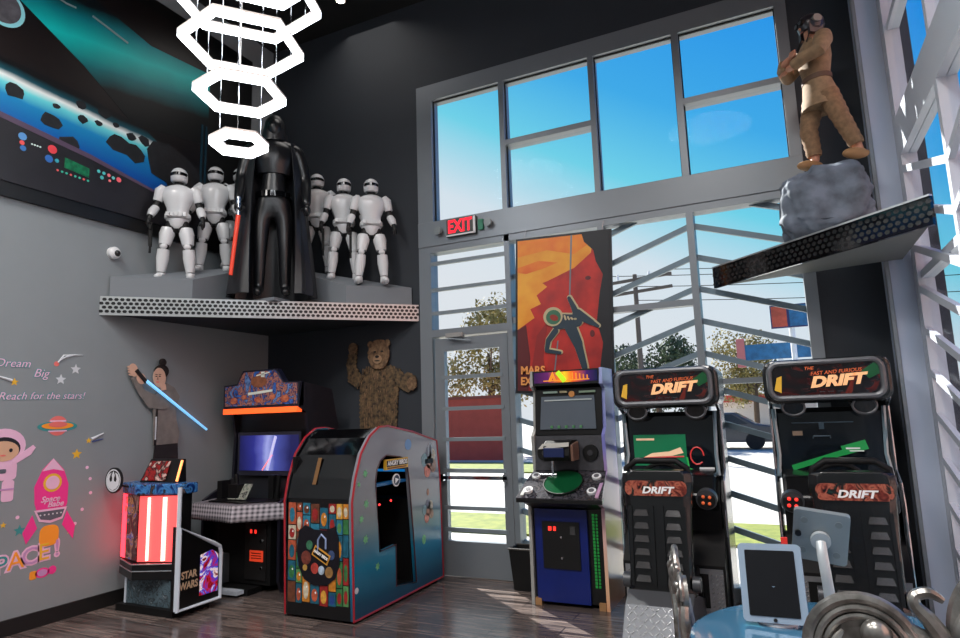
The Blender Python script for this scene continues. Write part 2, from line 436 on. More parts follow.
for cy, cz, r in ((-2.71, 3.96, .085), (-2.4, 3.97, .035), (-2.43, 3.83, .09), (-2.2, 4.07, .05), (-2.19, 3.95, .05), (-2.05, 3.97, .035), (-2.0, 4.08, .06), (-1.86, 3.86, .13), (-1.72, 3.84, .12), (-2.27, 3.70, .09), (-1.62, 3.98, .06), (-3.0, 3.9, .1), (-1.40, 3.86, .24), (-1.22, 3.80, .26), (-1.75, 3.97, .05), (-1.9, 4.02, .03)):
    AO = globals().get('AO', 0) + 1; b = MB(); b.prism([(cy + r * random.uniform(.7, 1.15) * math.cos(a), cz + .75 * r * random.uniform(.7, 1.15) * math.sin(a)) for a in [2 * PI * i / 9 for i in range(9)]], 'x', X + .001, X + .0045 + .0003 * AO, ROCK); part('asteroid', b, mural)
b = MB(); CONS = mat('mural_console', (30, 28, 34), .45, noise=.3, nscale=6); PURP = mat('mural_dash_edge', (88, 70, 92), .4)
b.prism([(-5.4, 3.24), (-.93, 3.24), (-.93, 3.42), (-1.4, 3.52), (-2.1, 3.64), (-2.8, 3.72), (-5.4, 3.78)], 'x', X + .004, X + .0115, CONS)
b.prism([(-5.4, 3.76), (-2.8, 3.71), (-2.1, 3.63), (-1.4, 3.51), (-1.4, 3.53), (-2.1, 3.67), (-2.8, 3.755), (-5.4, 3.81)], 'x', X + .004, X + .0125, PURP)
dots = [((235, 70, 80), -2.41, 3.60, .035), ((90, 150, 210), -2.63, 3.62, .03), ((240, 90, 90), -2.63, 3.57, .018), ((60, 120, 190), -2.62, 3.53, .022), ((50, 110, 190), -2.43, 3.515, .03), ((60, 170, 190), -2.37, 3.52, .016),
        ((90, 210, 210), -2.03, 3.55, .014), ((90, 210, 210), -1.985, 3.548, .014), ((255, 130, 140), -1.94, 3.545, .015), ((120, 210, 210), -1.90, 3.535, .014), ((255, 110, 120), -1.85, 3.535, .022), ((90, 200, 200), -2.0, 3.505, .016), ((255, 130, 130), -1.93, 3.50, .012)]
for i in range(8): dots.append((((240, 100, 100), (70, 200, 170))[i % 3 == 1 or i % 3 == 2], -2.36 + .035 * i, 3.445 - .001 * i, .009))
for i in range(4): dots.append(((210, 230, 225), -2.56 + .02 * i, 3.585, .007))
for c, y, z, r in dots:
    b.prism(ell(y, z, r, r, 12), 'x', X + .011, X + .0145, mat('lamp_print_%d_%d_%d' % c, c, .4))
b.prism([(-2.31, 3.485), (-2.11, 3.465), (-2.11, 3.545), (-2.31, 3.57)], 'x', X + .011, X + .0145, mat('mural_green', (10, 92, 60), .4, col2=(20, 130, 84), nscale=30))
b.beam((X + .009, -2.08, 3.575), (X + .009, -2.08, 3.475), .008, .004, PURP, (1, 0, 0)); b.beam((X + .009, -1.8, 3.555), (X + .009, -1.8, 3.46), .008, .004, PURP, (1, 0, 0))
part('console', b, mural)
b = MB(); b.prism(ell(-2.83, 4.58, .155, .155, 30), 'x', X + .003, X + .005, mat('moon_rim', (150, 225, 235), .4)); b.prism(ell(-2.84, 4.585, .135, .135, 30), 'x', X + .005, X + .007, mat('moon_grey', (92, 90, 98), .6, noise=.45, nscale=18)); part('moon', b, mural)
b = MB(); LG = mat('mural_window_line', (150, 165, 170), .4)
b.beam((X + .006, -2.16, 4.9), (X + .006, -1.83, 4.83), .018, .004, LG, (1, 0, 0)); b.beam((X + .006, -2.5, 4.9), (X + .006, -2.38, 4.88), .016, .004, LG, (1, 0, 0)); b.beam((X + .006, -2.38, 4.88), (X + .006, -2.3, 4.89), .016, .004, LG, (1, 0, 0))
BL2 = mat('mural_strut', (20, 58, 74), .35)
for dy in (0, .05): b.beam((X + .006, -1.0 + dy, 3.75), (X + .006, -1.0 + dy, 4.4), .02, .01, BL2, (1, 0, 0))
b.beam((X + .006, -1.75, 3.45), (X + .006, -1.2, 3.30), .05, .004, mat('mural_blue_streak', (24, 96, 150), .35), (1, 0, 0))
part('printed_art', b, mural)

# ---------------------------------------------------------------- left wall decals
PINK = mat('ink_pink', (232, 52, 140), .6); LPINK = mat('ink_pale_pink', (226, 180, 208), .6); YEL = mat('ink_yellow', (226, 176, 48), .6)
TEALI = mat('ink_teal', (52, 138, 140), .6); CORAL = mat('ink_coral', (224, 110, 104), .6); WHI = mat('ink_white', (206, 210, 216), .6); ORA = mat('ink_orange', (240, 150, 40), .6)
LILAC = mat('ink_lilac', (190, 140, 190), .6); DGR = mat('ink_grey', (84, 88, 100), .6); SKN = mat('ink_skin', (206, 164, 134), .6); DARKI = mat('ink_dark', (26, 24, 34), .6); BLUEI = mat('ink_blue', (60, 80, 140), .6)
def decal(name, label, draw, group=None, cat='wall decal'):
    b = MB(); draw(b)
    ys_ = [p.y for p in b.v]; zs_ = [p.z for p in b.v]
    return single(name, b, label, cat, (0, (min(ys_) + max(ys_)) / 2, min(zs_)), group)
def px(b, poly, m, l=0): b.prism(poly, 'x', .0 + .0008 * l, .0015 + .0008 * l, m)
def t2(b, s_, y, z, size, m1, m2, shear=.3, sx=1.0, roll=0):
    b.text(s_, size, ML(.0008, y, z, roll), m2, .0008, shear=shear, sx=sx, bold=.004)
    b.text(s_, size, ML(.0022, y, z, roll), m1, .0008, shear=shear, sx=sx)
def f(b): t2(b, 'Dream', -2.55, 1.905, .085, LPINK, TEALI, roll=.02); t2(b, 'Big', -2.35, 1.84, .09, LPINK, TEALI)
decal('lettering_decal', 'Dream Big script lettering in pale pink on the grey wall', f)
def f(b): t2(b, 'Reach for the stars!', -2.32, 1.67, .078, LPINK, TEALI, sx=1.0, roll=.02)
decal('lettering_decal', 'Reach for the stars script lettering above the striped planet', f)
def f(b):
    cols = [WHI, TEALI, ORA, LILAC, YEL, LILAC]
    for i, ch in enumerate('SPACE!'):
        y = -2.62 + .095 * i; z = .47 + .012 * i
        b.text(ch, .17, ML(.0008, y, z, .05), LPINK, .0008, bold=.012); b.text(ch, .17, ML(.0026, y, z, .05), cols[i], .0008)
decal('lettering_decal', 'SPACE! in big multicoloured capital letters under the rocket', f)
def f(b):
    px(b, ell(-2.24, .375, .05, .035), PINK); px(b, ell(-2.24, .375, .035, .024), LILAC, 2); px(b, rrect(-2.33, -2.28, .34, .40, .015), ORA)
    px(b, ell(-2.17, .38, .03, .03), PINK)
decal('ship_decal', 'small pink and orange spaceship decal below the SPACE lettering', f)
def f(b):
    px(b, ell(-2.2, 1.445, .075, .075), CORAL); px(b, rrect(-2.26, -2.14, 1.475, 1.487, .004), LPINK, 2); px(b, rrect(-2.27, -2.13, 1.40, 1.41, .004), LPINK, 2)
    px(b, ell(-2.2, 1.44, .15, .04), TEALI, 1); px(b, ell(-2.2, 1.445, .12, .026), ORA, 3); px(b, ell(-2.2, 1.455, .07, .022), CORAL, 5)
decal('planet_decal', 'coral planet decal with teal and orange ring', f)
def f(b):
    px(b, [(-2.33, .88), (-2.34, 1.0), (-2.29, 1.12), (-2.215, 1.20), (-2.13, 1.11), (-2.09, 1.0), (-2.09, .86), (-2.12, .76), (-2.29, .76)], PINK)
    px(b, [(-2.29, 1.11), (-2.215, 1.20), (-2.13, 1.10), (-2.21, 1.12)], LPINK, 1)
    px(b, [(-2.34, .80), (-2.40, .68), (-2.37, .60), (-2.30, .70)], PINK, 1); px(b, [(-2.09, .80), (-2.02, .68), (-2.03, .58), (-2.12, .70)], PINK, 1)
    px(b, ell(-2.21, 1.02, .068, .068), YEL, 1); px(b, ell(-2.21, 1.02, .05, .05), LPINK, 3)
    px(b, [(-2.33, .83), (-2.09, .83), (-2.12, .745), (-2.21, .725), (-2.29, .745)], LPINK, 2); px(b, [(-2.31, .815), (-2.11, .815), (-2.13, .76), (-2.21, .745), (-2.28, .76)], DGR, 4)
    for i in range(6): px(b, ell(-2.285 + .03 * i, .79, .006, .006, 8), WHI, 6)
    px(b, rrect(-2.28, -2.14, .56, .71, .05), ORA, 1)
    b.text('Space', .06, ML(.004, -2.22, .90), LPINK, .0008, shear=.3, bold=.001); b.text('Babe', .06, ML(.004, -2.18, .86), LPINK, .0008, shear=.3, bold=.001)
decal('rocket_decal', 'bright pink rocket decal with round window and orange flame', f)
def f(b):
    px(b, ell(-2.57, 1.31, .15, .125), LPINK); px(b, ell(-2.57, 1.29, .115, .085), DARKI, 1); px(b, ell(-2.57, 1.275, .105, .072), SKN, 3)
    px(b, ell(-2.62, 1.28, .012, .014, 10), DARKI, 5); px(b, ell(-2.52, 1.28, .012, .014, 10), DARKI, 5); px(b, ell(-2.57, 1.245, .02, .006, 10), CORAL, 5)
    px(b, rrect(-2.67, -2.47, 1.07, 1.20, .03), LPINK, 1); px(b, [(-2.50, 1.17), (-2.38, 1.24), (-2.35, 1.29), (-2.37, 1.31), (-2.5, 1.22)], LPINK, 2)
    px(b, rrect(-2.66, -2.58, .92, 1.07, .02), LPINK, 1); px(b, rrect(-2.56, -2.48, .92, 1.07, .02), LPINK, 1)
    px(b, rrect(-2.66, -2.48, 1.0, 1.012, .004), LILAC, 3); px(b, rrect(-2.6, -2.54, 1.12, 1.15, .01), DGR, 3)
decal('astronaut_decal', 'waving child astronaut decal in a pale pink suit', f)
for lab, y, z, r, m in (('small yellow star decal upper right of the pink rocket', -2.04, 1.22, .042, YEL), ('pale star decal under the shooting star, the right one of two', -2.09, 1.885, .042, WHI), ('pale star decal under the shooting star, the lower left of two', -2.20, 1.80, .042, WHI),
                        ('teal star decal left of the rocket flame', -2.42, .705, .042, TEALI), ('small yellow star decal at the far left beside the teal star', -2.53, .76, .022, YEL), ('tiny orange star decal right of the rocket flame', -2.06, .64, .022, YEL)):
    decal('star_decal', lab, lambda b, y=y, z=z, r=r, m=m: px(b, star(y, z, r), m), 'star decals on the left wall')
for y, z in ((-1.95, 1.11), (-1.92, 1.02), (-1.91, .91), (-1.97, .79), (-2.02, .69), (-2.44, .80)):
    decal('dot_decal', 'tiny pale pink dot decal trailing beside the pink rocket', lambda b, y=y, z=z: px(b, ell(y, z, .013, .013, 12), LPINK), 'pale dots beside the rocket')
def f(b):
    for dz in (0, .04, .08): b.tube([(.002, -2.23 + dz * .2, 1.93 - .0 + dz * .4), (.002, -2.19 + dz, 1.99 + dz * .1), (.002, -2.12 + dz, 2.0)], [.006, .006, .002], WHI, 6)
    px(b, ell(-2.24, 1.92, .02, .02, 10), CORAL)
decal('shooting_star_decal', 'white shooting star decal with curved tail near top of wall graphics', f)
def f(b):
    px(b, star(-2.53, 1.77, .03), YEL); b.tube([(.002, -2.55, 1.78), (.002, -2.68, 1.82)], [.012, .003], WHI, 6)
decal('shooting_star_decal', 'shooting star decal with yellow tip at far left between the lettering lines', f)
def f(b):
    px(b, star(-1.95, 1.32, .025), YEL); b.tube([(.002, -1.93, 1.33), (.002, -1.83, 1.375)], [.014, .004], WHI, 6); b.tube([(.002, -1.92, 1.31), (.002, -1.83, 1.33)], [.007, .003], BLUEI, 6)
decal('shooting_star_decal', 'shooting star decal with blue and white tail right of the ringed planet', f)
# dome camera on the wall
c = thing('security_camera', 'small white dome security camera on the grey wall', 'camera', (0, -1.84, 2.89))
b = MB(); b.cyl((0, -1.84, 2.89), (.035, -1.84, 2.89), .052, WHITE, 24); b.ball((.035, -1.84, 2.89), (.02, .048, .048), WHITE); part('housing', b, c)
part('dome', MB().ball((.05, -1.83, 2.885), (.022, .028, .028), GLOSSB), c)

# ---------------------------------------------------------------- corner shelves
def hexstrip(b, P0, P1, z0, z1, nx, rows, m, nrm, cell=.34):
    P0 = Vector(P0); P1 = Vector(P1); n = Vector(nrm)
    L = (P1 - P0).length; dx = L / nx; hz = (z1 - z0) / rows; t = (P1 - P0).normalized()
    for r in range(rows):
        for i in range(nx):
            off = (.5 if r % 2 else 0) + .25
            if i + off > nx - .2: continue
            c = P0 + t * dx * (i + off); zc = z0 + hz * (r + .5)
            vs = []
            for kk in (0, 1):
                for a in range(6):
                    an = PI / 3 * a
                    q = c + t * dx * cell * math.cos(an) * 1.08 + n * .004 * kk; vs.append(Vector((q.x, q.y, zc + hz * .42 * math.sin(an))))
            b.add(vs, [list(range(6, 12)), list(range(5, -1, -1))] + [(a, (a + 1) % 6, (a + 1) % 6 + 6, a + 6) for a in range(6)], m)
s = thing('corner_shelf', 'triangular corner shelf with silver honeycomb front carrying the white figures', 'shelf', (0, 0, 2.36))
part('board', MB().prism([(0, 0), (1.9, 0), (0, -1.9)], 'z', 2.36, 2.5, WALLD), s)
b = MB(); b.prism([(1.9, 0), (1.925, 0), (0, -1.925), (0, -1.9)], 'z', 2.345, 2.505, SILVER)
hexstrip(b, (0.0, -1.925, 0), (1.925, 0, 0), 2.36, 2.495, 62, 4, mat('honeycomb_hole', (14, 16, 18), .3), (.7071, -.7071, 0), .38)
part('edge_trim', b, s)
s = thing('corner_shelf', 'triangular shelf with black honeycomb front high beside the right windows', 'shelf', (5.9, 0, 2.36))
part('board', MB().prism([(5.80, -.31), (4.66, -.04), (4.66, -.06), (5.86, -1.26), (5.86, -.31)], 'z', 2.36, 2.5, mat('shelf_grey', (110, 112, 112), .6)), s)
b = MB(); b.prism([(4.66, -.035), (5.88, -1.255), (5.865, -1.27), (4.645, -.05)], 'z', 2.345, 2.505, GLOSSB); b.box
hexstrip(b, (4.648, -.048, 0), (5.868, -1.268, 0), 2.36, 2.495, 38, 4, mat('honeycomb_bump', (58, 58, 58), .25, .6), (-.7071, -.7071, 0), .36)
b.prism([(4.66, -.035), (5.88, -1.255), (5.862, -1.273), (4.642, -.053)], 'z', 2.505, 2.515, SILVER)
part('edge_trim', b, s)
# plinth with two ramps
b = MB(); PL = mat('plinth_grey', (112, 118, 124), .7)
v = [(.02, -1.86, 2.5), (.47, -1.41, 2.5), (.47, -.47, 2.5), (1.41, -.47, 2.5), (1.86, -.02, 2.5), (.02, -.02, 2.5),
     (.02, -1.86, 2.68), (.47, -1.41, 2.68), (.47, -.47, 3.0), (1.41, -.47, 2.68), (1.86, -.02, 2.68), (.02, -.02, 3.0)]
b.add(v, [(0, 1, 2, 5), (5, 2, 3, 4), (0, 1, 7, 6), (1, 2, 8, 7), (2, 3, 9, 8), (3, 4, 10, 9), (4, 5, 11, 10), (5, 0, 6, 11), (6, 7, 8, 11), (8, 9, 10, 11)], PL)
single('plinth', b, 'grey V-shaped plinth with rising tops under the white figures', 'plinth', (.02, -.02, 2.5))

# ---------------------------------------------------------------- white armoured mannequins (1.06 m)
SUIT = mat('black_undersuit', (14, 14, 16), .55)
def make_mannequin(pose):
    k = 1.06
    root = thing('armoured_statue', '', 'statue', (0, 0, 0), 'white armoured statues on the left corner shelf', world=False)
    def J(x, y, z, r): return (x * k, y * k, z * k, r * k)
    hx = .062; sp = pose
    js = [J(0, 0, .5, .052), J(0, 0, .60, .055), J(0, 0, .72, .062), J(0, 0, .81, .05), J(0, 0, .86, .026), J(0, -.005, .93, .045)]
    ed = [(0, 1), (1, 2), (2, 3), (3, 4), (4, 5)]
    for sgn in (-1, 1):
        i = len(js)
        js += [J(sgn * .11, 0, .80, .036), J(sgn * .155, .005, .66, .026), J(sgn * .185, -.045, .55, .019), J(sgn * .19, -.06, .50, .018), J(sgn * .19, -.065, .46, .013)]
        ed += [(3, i), (i, i + 1), (i + 1, i + 2), (i + 2, i + 3), (i + 3, i + 4)]
        i = len(js)
        js += [J(sgn * .055, 0, .47, .045), J(sgn * .085, -.012, .275, .030), J(sgn * .105, .008, .06, .022), J(sgn * .112, -.05, .022, .02)]
        ed += [(0, i), (i, i + 1), (i + 1, i + 2), (i + 2, i + 3)]
    body = skin_mesh('body', js, ed, SUIT); body.parent = root
    def T(name, *segs, seg=14, flat=1.0, m=ARM, par=root):
        b = MB()
        for path, rr in segs: b.tube([tuple(c * k for c in p) for p in path], [r * k for r in rr], m, seg, flat=flat)
        return b.build(name, par)
    b = MB()
    b.rings([(0, 0, z * k, rx * k, ry * k) for z, rx, ry in ((.595, .078, .062), (.64, .082, .066), (.70, .105, .072), (.76, .122, .078), (.81, .112, .068), (.835, .07, .05), (.845, .04, .035))], ARM); b.build('chest_plate', root)
    b = MB(); b.rings([(0, 0, z * k, rx * k, ry * k) for z, rx, ry in ((.545, .092, .070), (.555, .096, .074), (.585, .094, .072), (.592, .088, .068))], ARM)
    for i in range(-2, 3): b.box(i * .03 * k - .012 * k, i * .03 * k + .012 * k, -.085 * k, -.06 * k, .552 * k, .585 * k, ARM)
    b.build('belt', root)
    b = MB(); b.rings([(0, 0, z * k, rx * k, ry * k) for z, rx, ry in ((.455, .025, .05), (.48, .06, .062), (.54, .085, .066))], ARM); b.build('hip_plate', root)
    # plain rounded helmet with one straight visor band
    b = MB(); b.rings([(0, -.005 * k, z * k, rx * k, ry * k) for z, rx, ry in ((.872, .050, .055), (.885, .060, .066), (.92, .063, .070), (.955, .061, .069), (.98, .048, .056), (.997, .026, .03), (1.0, .006, .008))], ARM, 20); hm = b.build('helmet', root)
    b = MB(); b.rings([(0, -.009 * k, z * k, .0615 * k, .070 * k) for z in (.918, .945)], GLOSSB, 20); b.build('visor', hm)
    for sg in (-1, 1):
        T('upper_arm_plate', ([(sg * .10, 0, .825), (sg * .125, 0, .79), (sg * .148, .004, .70)], [.035, .046, .033]))
        T('forearm_plate', ([(sg * .158, 0, .64), (sg * .172, -.025, .60), (sg * .184, -.042, .555)], [.031, .034, .025]))
        b = MB(); b.ball((sg * .19 * k, -.062 * k, .49 * k), (.018 * k, .026 * k, .034 * k), SUIT)
        for q in range(3): b.cyl((sg * .19 * k, (-.078 + .014 * q) * k, .48 * k), (sg * .188 * k, (-.082 + .014 * q) * k, .448 * k), .007 * k, SUIT, 6)
        b.cyl((sg * .188 * k, -.068 * k, .495 * k), (sg * .172 * k, -.098 * k, .47 * k), .007 * k, SUIT, 6)
        b.build('glove', root)
        T('thigh_plate', ([(sg * .062, -.002, .46), (sg * .07, -.006, .41), (sg * .082, -.012, .315)], [.05, .056, .042]))
        T('shin_plate', ([(sg * .088, -.012, .275), (sg * .094, -.004, .20), (sg * .103, .006, .085)], [.043, .046, .032]))
        b = MB(); b.ball((sg * .112 * k, -.03 * k, .03 * k), (.032 * k, .065 * k, .03 * k), ARM); b.cyl((sg * .104 * k, .006 * k, .02 * k), (sg * .104 * k, .006 * k, .075 * k), .032 * k, ARM)
        b.build('boot', root)
        b = MB(); b.ball((sg * .083 * k, -.045 * k, .295 * k), (.028 * k, .018 * k, .026 * k), ARM); b.build('knee_pad', root)
    return root
RZ = math.radians(42)
mann = make_mannequin(0)
mann.location = (.26, -1.42, 2.68); mann.rotation_euler = (0, 0, RZ)
mann.scale = (1.1, 1.1, 1.0)
mann['label'] = 'white armoured statue at far left end of the shelf, in front of the mural'
def blaster(pos, rz, label):
    b = MB(); M = Matrix.Translation(pos) @ Matrix.Rotation(rz, 4, 'Z')
    b.box(-.012, .012, -.015, .03, -.17, .04, MATTEB, M); b.box(-.01, .01, -.035, -.01, -.02, .02, MATTEB, M); b.cyl(M @ Vector((0, .005, -.17)), M @ Vector((0, .005, -.23)), .01, MATTEB)
    single('toy_blaster', b, label, 'toy gun', pos, 'black toy blasters held by the statues')
for (x, y, z, rz, lab) in ((.27, -1.02, 2.83, RZ, 'white armoured statue standing second from left on the rising plinth'), (.26, -.70, 2.93, RZ, 'white armoured statue standing third from left, half hidden by the black caped figure'),
                           (1.57, -.28, 2.70, math.radians(38), 'white armoured statue at the right end of the shelf near the window'), (1.24, -.28, 2.77, math.radians(38), 'white armoured statue second from the right end of the shelf'),
                           (.895, -.28, 2.885, math.radians(38), 'white armoured statue just right of the black caped figure')):
    dup(mann, (x, y, z), rz, lab)
def handpos(x, y, z, rz, sg):
    v = Matrix.Rotation(rz, 3, 'Z') @ Vector((sg * .20, -.085, .47)); return (x + v.x, y + v.y, z + v.z)
blaster(handpos(.26, -1.42, 2.68, RZ, -1), RZ, 'black toy blaster held by the leftmost white statue')
blaster(handpos(1.57, -.28, 2.70, .66, -1), .66, 'black toy blaster held by the rightmost white statue')
blaster(handpos(1.24, -.28, 2.77, .66, -1), .66, 'black toy blaster held by the second white statue from the right')

# black caped figure (generic, plain smooth mask)
VX, VY, VZ = .90, -.90, 2.53
single('display_block', MB().box(VX - .12, VX + .12, VY - .1, VY + .1, 2.5, 2.53, PL, None), 'small grey block under the black caped figure', 'block', (VX, VY, 2.5))
vd = thing('caped_statue', 'tall black caped statue with plain dark hood standing mid shelf', 'statue', (VX, VY, VZ), world=False, rz=math.radians(42))
k = 1.80
def J(x, y, z, r): return (x * k, y * k, z * k, r * k)
js = [J(0, 0, .5, .058), J(0, 0, .60, .06), J(0, 0, .72, .07), J(0, 0, .81, .055), J(0, 0, .86, .03), J(0, -.005, .93, .042)]
ed = [(0, 1), (1, 2), (2, 3), (3, 4), (4, 5)]
for sg in (-1, 1):
    i = len(js); js += [J(sg * .12, 0, .80, .045), J(sg * .16, .0, .64, .033), J(sg * .165, -.06, .52, .026), J(sg * .165, -.075, .475, .022)]; ed += [(3, i), (i, i + 1), (i + 1, i + 2), (i + 2, i + 3)]
    i = len(js); js += [J(sg * .055, 0, .46, .048), J(sg * .06, -.01, .27, .036), J(sg * .065, 0, .05, .028), J(sg * .07, -.06, .022, .022)]; ed += [(0, i), (i, i + 1), (i + 1, i + 2), (i + 2, i + 3)]
LEA = mat('black_leather', (20, 21, 24), .28)
bd = skin_mesh('body', js, ed, LEA); bd.parent = vd
b = MB()    # open cape sheet with folds
nj, nk = 14, 40
CL = mat('cape_cloth', (24, 25, 29), .38)
vs = []
for j in range(nj):
    t = j / (nj - 1); z = (.835 * (1 - t) + .015 * t) * k; rx = (.115 + .10 * t ** .8) * k; ry = (.07 + .07 * t) * k
    op = .55 + .25 * (1 - t)
    for i in range(nk):
        a = -PI / 2 + op + (2 * PI - 2 * op) * i / (nk - 1)
        q = 1 + .05 * t * math.sin(a * 13) + .03 * t * math.sin(a * 7 + 1)
        vs.append(((rx * q) * math.cos(a), (ry * q) * math.sin(a), z))
n0 = len(vs)
vs2 = [(x * .97, y * .97, z) for x, y, z in vs]
fs = [(j * nk + i, j * nk + i + 1, (j + 1) * nk + i + 1, (j + 1) * nk + i) for j in range(nj - 1) for i in range(nk - 1)]
fs2 = [tuple(a + n0 for a in f_[::-1]) for f_ in fs]
ed_ = [(j * nk, (j + 1) * nk, (j + 1) * nk + n0, j * nk + n0) for j in range(nj - 1)] + [(j * nk + nk - 1, (j + 1) * nk + nk - 1, (j + 1) * nk + nk - 1 + n0, j * nk + nk - 1 + n0) for j in range(nj - 1)]
b.add(vs + vs2, fs + fs2 + ed_, CL, True); b.build('cape', vd)
b = MB(); b.rings([(0, 0, z * k, rx * k, ry * k) for z, rx, ry in ((.66, .085, .062), (.72, .105, .076), (.79, .115, .078), (.825, .09, .065), (.85, .04, .04))], LEA); b.build('chest_armour', vd)
b = MB(); b.rings([(0, 0, z * k, .092 * k, .072 * k) for z in (.53, .56)], GLOSSB); b.build('belt', vd)
b = MB(); b.rings([(0, .006 * k, z * k, rx * k, ry * k) for z, rx, ry in ((.845, .075, .06), (.875, .066, .062), (.92, .058, .064), (.96, .05, .06), (.985, .035, .045), (1.0, .008, .01))], CL, 24); b.build('hood', vd)
b = MB(); b.ball((0, -.028 * k, .915 * k), (.04 * k, .042 * k, .055 * k), LEA); b.build('mask', vd)
b = MB()
for sg in (-1, 1):
    b.ball((sg * .166 * k, -.085 * k, .455 * k), (.02 * k, .026 * k, .03 * k), LEA)
    for q in range(4): b.tube([(sg * .165 * k, (-.075 - .008 * q) * k, .448 * k), (sg * .163 * k, (-.10 - .004 * q) * k, .44 * k), (sg * .155 * k, -.10 * k, .425 * k)], .0065 * k, LEA, 6)
    b.tube([(sg * .155 * k, -.08 * k, .465 * k), (sg * .14 * k, -.10 * k, .45 * k)], .008 * k, LEA, 6)
b.build('glove', vd)
hp = Matrix.Rotation(math.radians(42), 3, 'Z') @ Vector((-.163 * k, -.10 * k, .445 * k)); hp = Vector((VX, VY, VZ)) + hp
b = MB(); b.cyl(hp + Vector((0, 0, .1)), hp - Vector((0, 0, .07)), .018, CHROME); 
b.tube([hp - Vector((0, 0, .07)), hp + Vector((-.03, -.04, -.62))], [.02, .016], mat('orange_red_rod', (205, 62, 40), .4, emit=(230, 60, 30), es=.35), 12)
single('prop_rod', b, 'orange-red prop rod pointing down in the hand of the black caped statue', 'prop', tuple(hp))

# ---------------------------------------------------------------- standing printed cutouts
def cut(name, label, base, items, brace=None):
    t = thing(name, label, 'cutout', base)
    return t
# woman on left wall: polygons in (y, z)
t = thing('person_cutout', 'life-size printed cutout of a person in grey jacket raising a pale blue rod', 'cutout', (.02, -1.25, 0))
def P(name, poly, m, x0, th=.01, par=t):
    return part(name, MB().prism(poly, 'x', x0, x0 + th, m), par)
JK = mat('print_jacket', (128, 122, 118), .6, noise=.25, nscale=14); SK = mat('print_skin', (214, 172, 150), .6, noise=.12, nscale=18); HR = mat('print_hair', (26, 20, 18), .6); TR = mat('print_trousers', (38, 34, 34), .6, noise=.4, nscale=12)
P('legs', [(-1.37, 1.25), (-1.14, 1.27), (-1.12, 1.0), (-1.02, .62), (-.92, .3), (-.90, 0), (-1.06, 0), (-1.1, .4), (-1.2, .8), (-1.3, .4), (-1.34, 0), (-1.46, 0), (-1.42, .5), (-1.4, .9)], TR, .02)
P('jacket', [(-1.39, 1.25), (-1.14, 1.26), (-1.13, 1.36), (-1.17, 1.48), (-1.17, 1.6), (-1.14, 1.68), (-1.20, 1.76), (-1.28, 1.80), (-1.36, 1.74), (-1.42, 1.66), (-1.40, 1.5)], JK, .024)
P('sleeve', [(-1.42, 1.70), (-1.30, 1.66), (-1.24, 1.60), (-1.30, 1.56), (-1.46, 1.58), (-1.56, 1.70), (-1.64, 1.83), (-1.58, 1.86), (-1.50, 1.73)], JK, .030)
P('lapel', [(-1.39, 1.25), (-1.365, 1.25), (-1.36, 1.6), (-1.38, 1.62)], HR, .031, .006)
P('shirt', [(-1.385, 1.3), (-1.37, 1.3), (-1.37, 1.5), (-1.385, 1.5)], WHI, .036, .002)
hd = P('head', ell(-1.365, 1.845, .062, .088, 24, .15), SK, .034)
P('hair', ell(-1.345, 1.90, .075, .062, 20, .2) , HR, .032)
P('hair_bun', ell(-1.335, 1.985, .036, .034, 16), HR, .032)
P('neck', [(-1.36, 1.78), (-1.30, 1.79), (-1.29, 1.74), (-1.34, 1.73)], SK, .0325)
b = MB(); 
for y, z, a, c in ((-1.40, 1.855, .011, .005), (-1.365, 1.857, .011, .005)): b.prism(ell(y, z, a, c, 10), 'x', .044, .046, HR); b.prism(ell(y, z + .017, a * 1.3, .003, 10), 'x', .044, .046, HR)
b.prism([(-1.388, 1.85), (-1.382, 1.85), (-1.378, 1.825), (-1.395, 1.825)], 'x', .044, .046, mat('print_nose', (150, 112, 96), .6)); b.prism(ell(-1.385, 1.805, .017, .006, 10), 'x', .044, .046, CORAL)
part('face', b, hd)
P('hand', ell(-1.62, 1.90, .04, .058, 14, .3), SK, .034)
P('hand', ell(-1.545, 1.83, .042, .05, 14, .6), SK, .034)
for q in range(4): P('finger', ell(-1.665 + .006 * q, 1.925 - .022 * q, .016, .009, 10), SK, .036)
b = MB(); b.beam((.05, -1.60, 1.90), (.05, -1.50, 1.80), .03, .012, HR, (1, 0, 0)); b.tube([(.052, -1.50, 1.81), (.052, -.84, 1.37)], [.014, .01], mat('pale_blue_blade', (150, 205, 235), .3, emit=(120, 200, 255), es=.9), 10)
part('rod', b, t)
# furry figure against the back wall: (x, z)
t = thing('furry_cutout', 'brown shaggy furry creature cutout with raised arms behind the big grey cabinet', 'cutout', (1.45, -.03, 0))
FUR = mat('print_fur', (112, 90, 62), .8, col2=(48, 39, 30), nscale=26); FUR2 = mat('print_fur_light', (132, 104, 76), .8, col2=(84, 62, 44), nscale=30)
def Q(name, poly, m, y1, th=.012): return part(name, MB().prism(poly, 'y', y1 - th, y1, m), t)
def shag(poly, amp, step=.02, seed=1):
    rn = random.Random(seed); out = []
    for i in range(len(poly)):
        a = Vector(poly[i]); c_ = Vector(poly[(i + 1) % len(poly)]); L = (c_ - a).length; n = max(1, int(L / step)); d = (c_ - a).normalized(); nn = Vector((d.y, -d.x))
        for k_ in range(n):
            p = a + (c_ - a) * k_ / n; out.append(tuple(p + nn * (amp if k_ % 2 else -amp * .3) * rn.uniform(.3, 1)))
    return out
Q('body', shag([(1.22, 0), (1.40, 0), (1.45, .8), (1.5, 0), (1.68, 0), (1.66, 1.3), (1.69, 1.75), (1.62, 1.93), (1.30, 1.92), (1.24, 1.75), (1.24, 1.3)], .014), FUR, -.01)
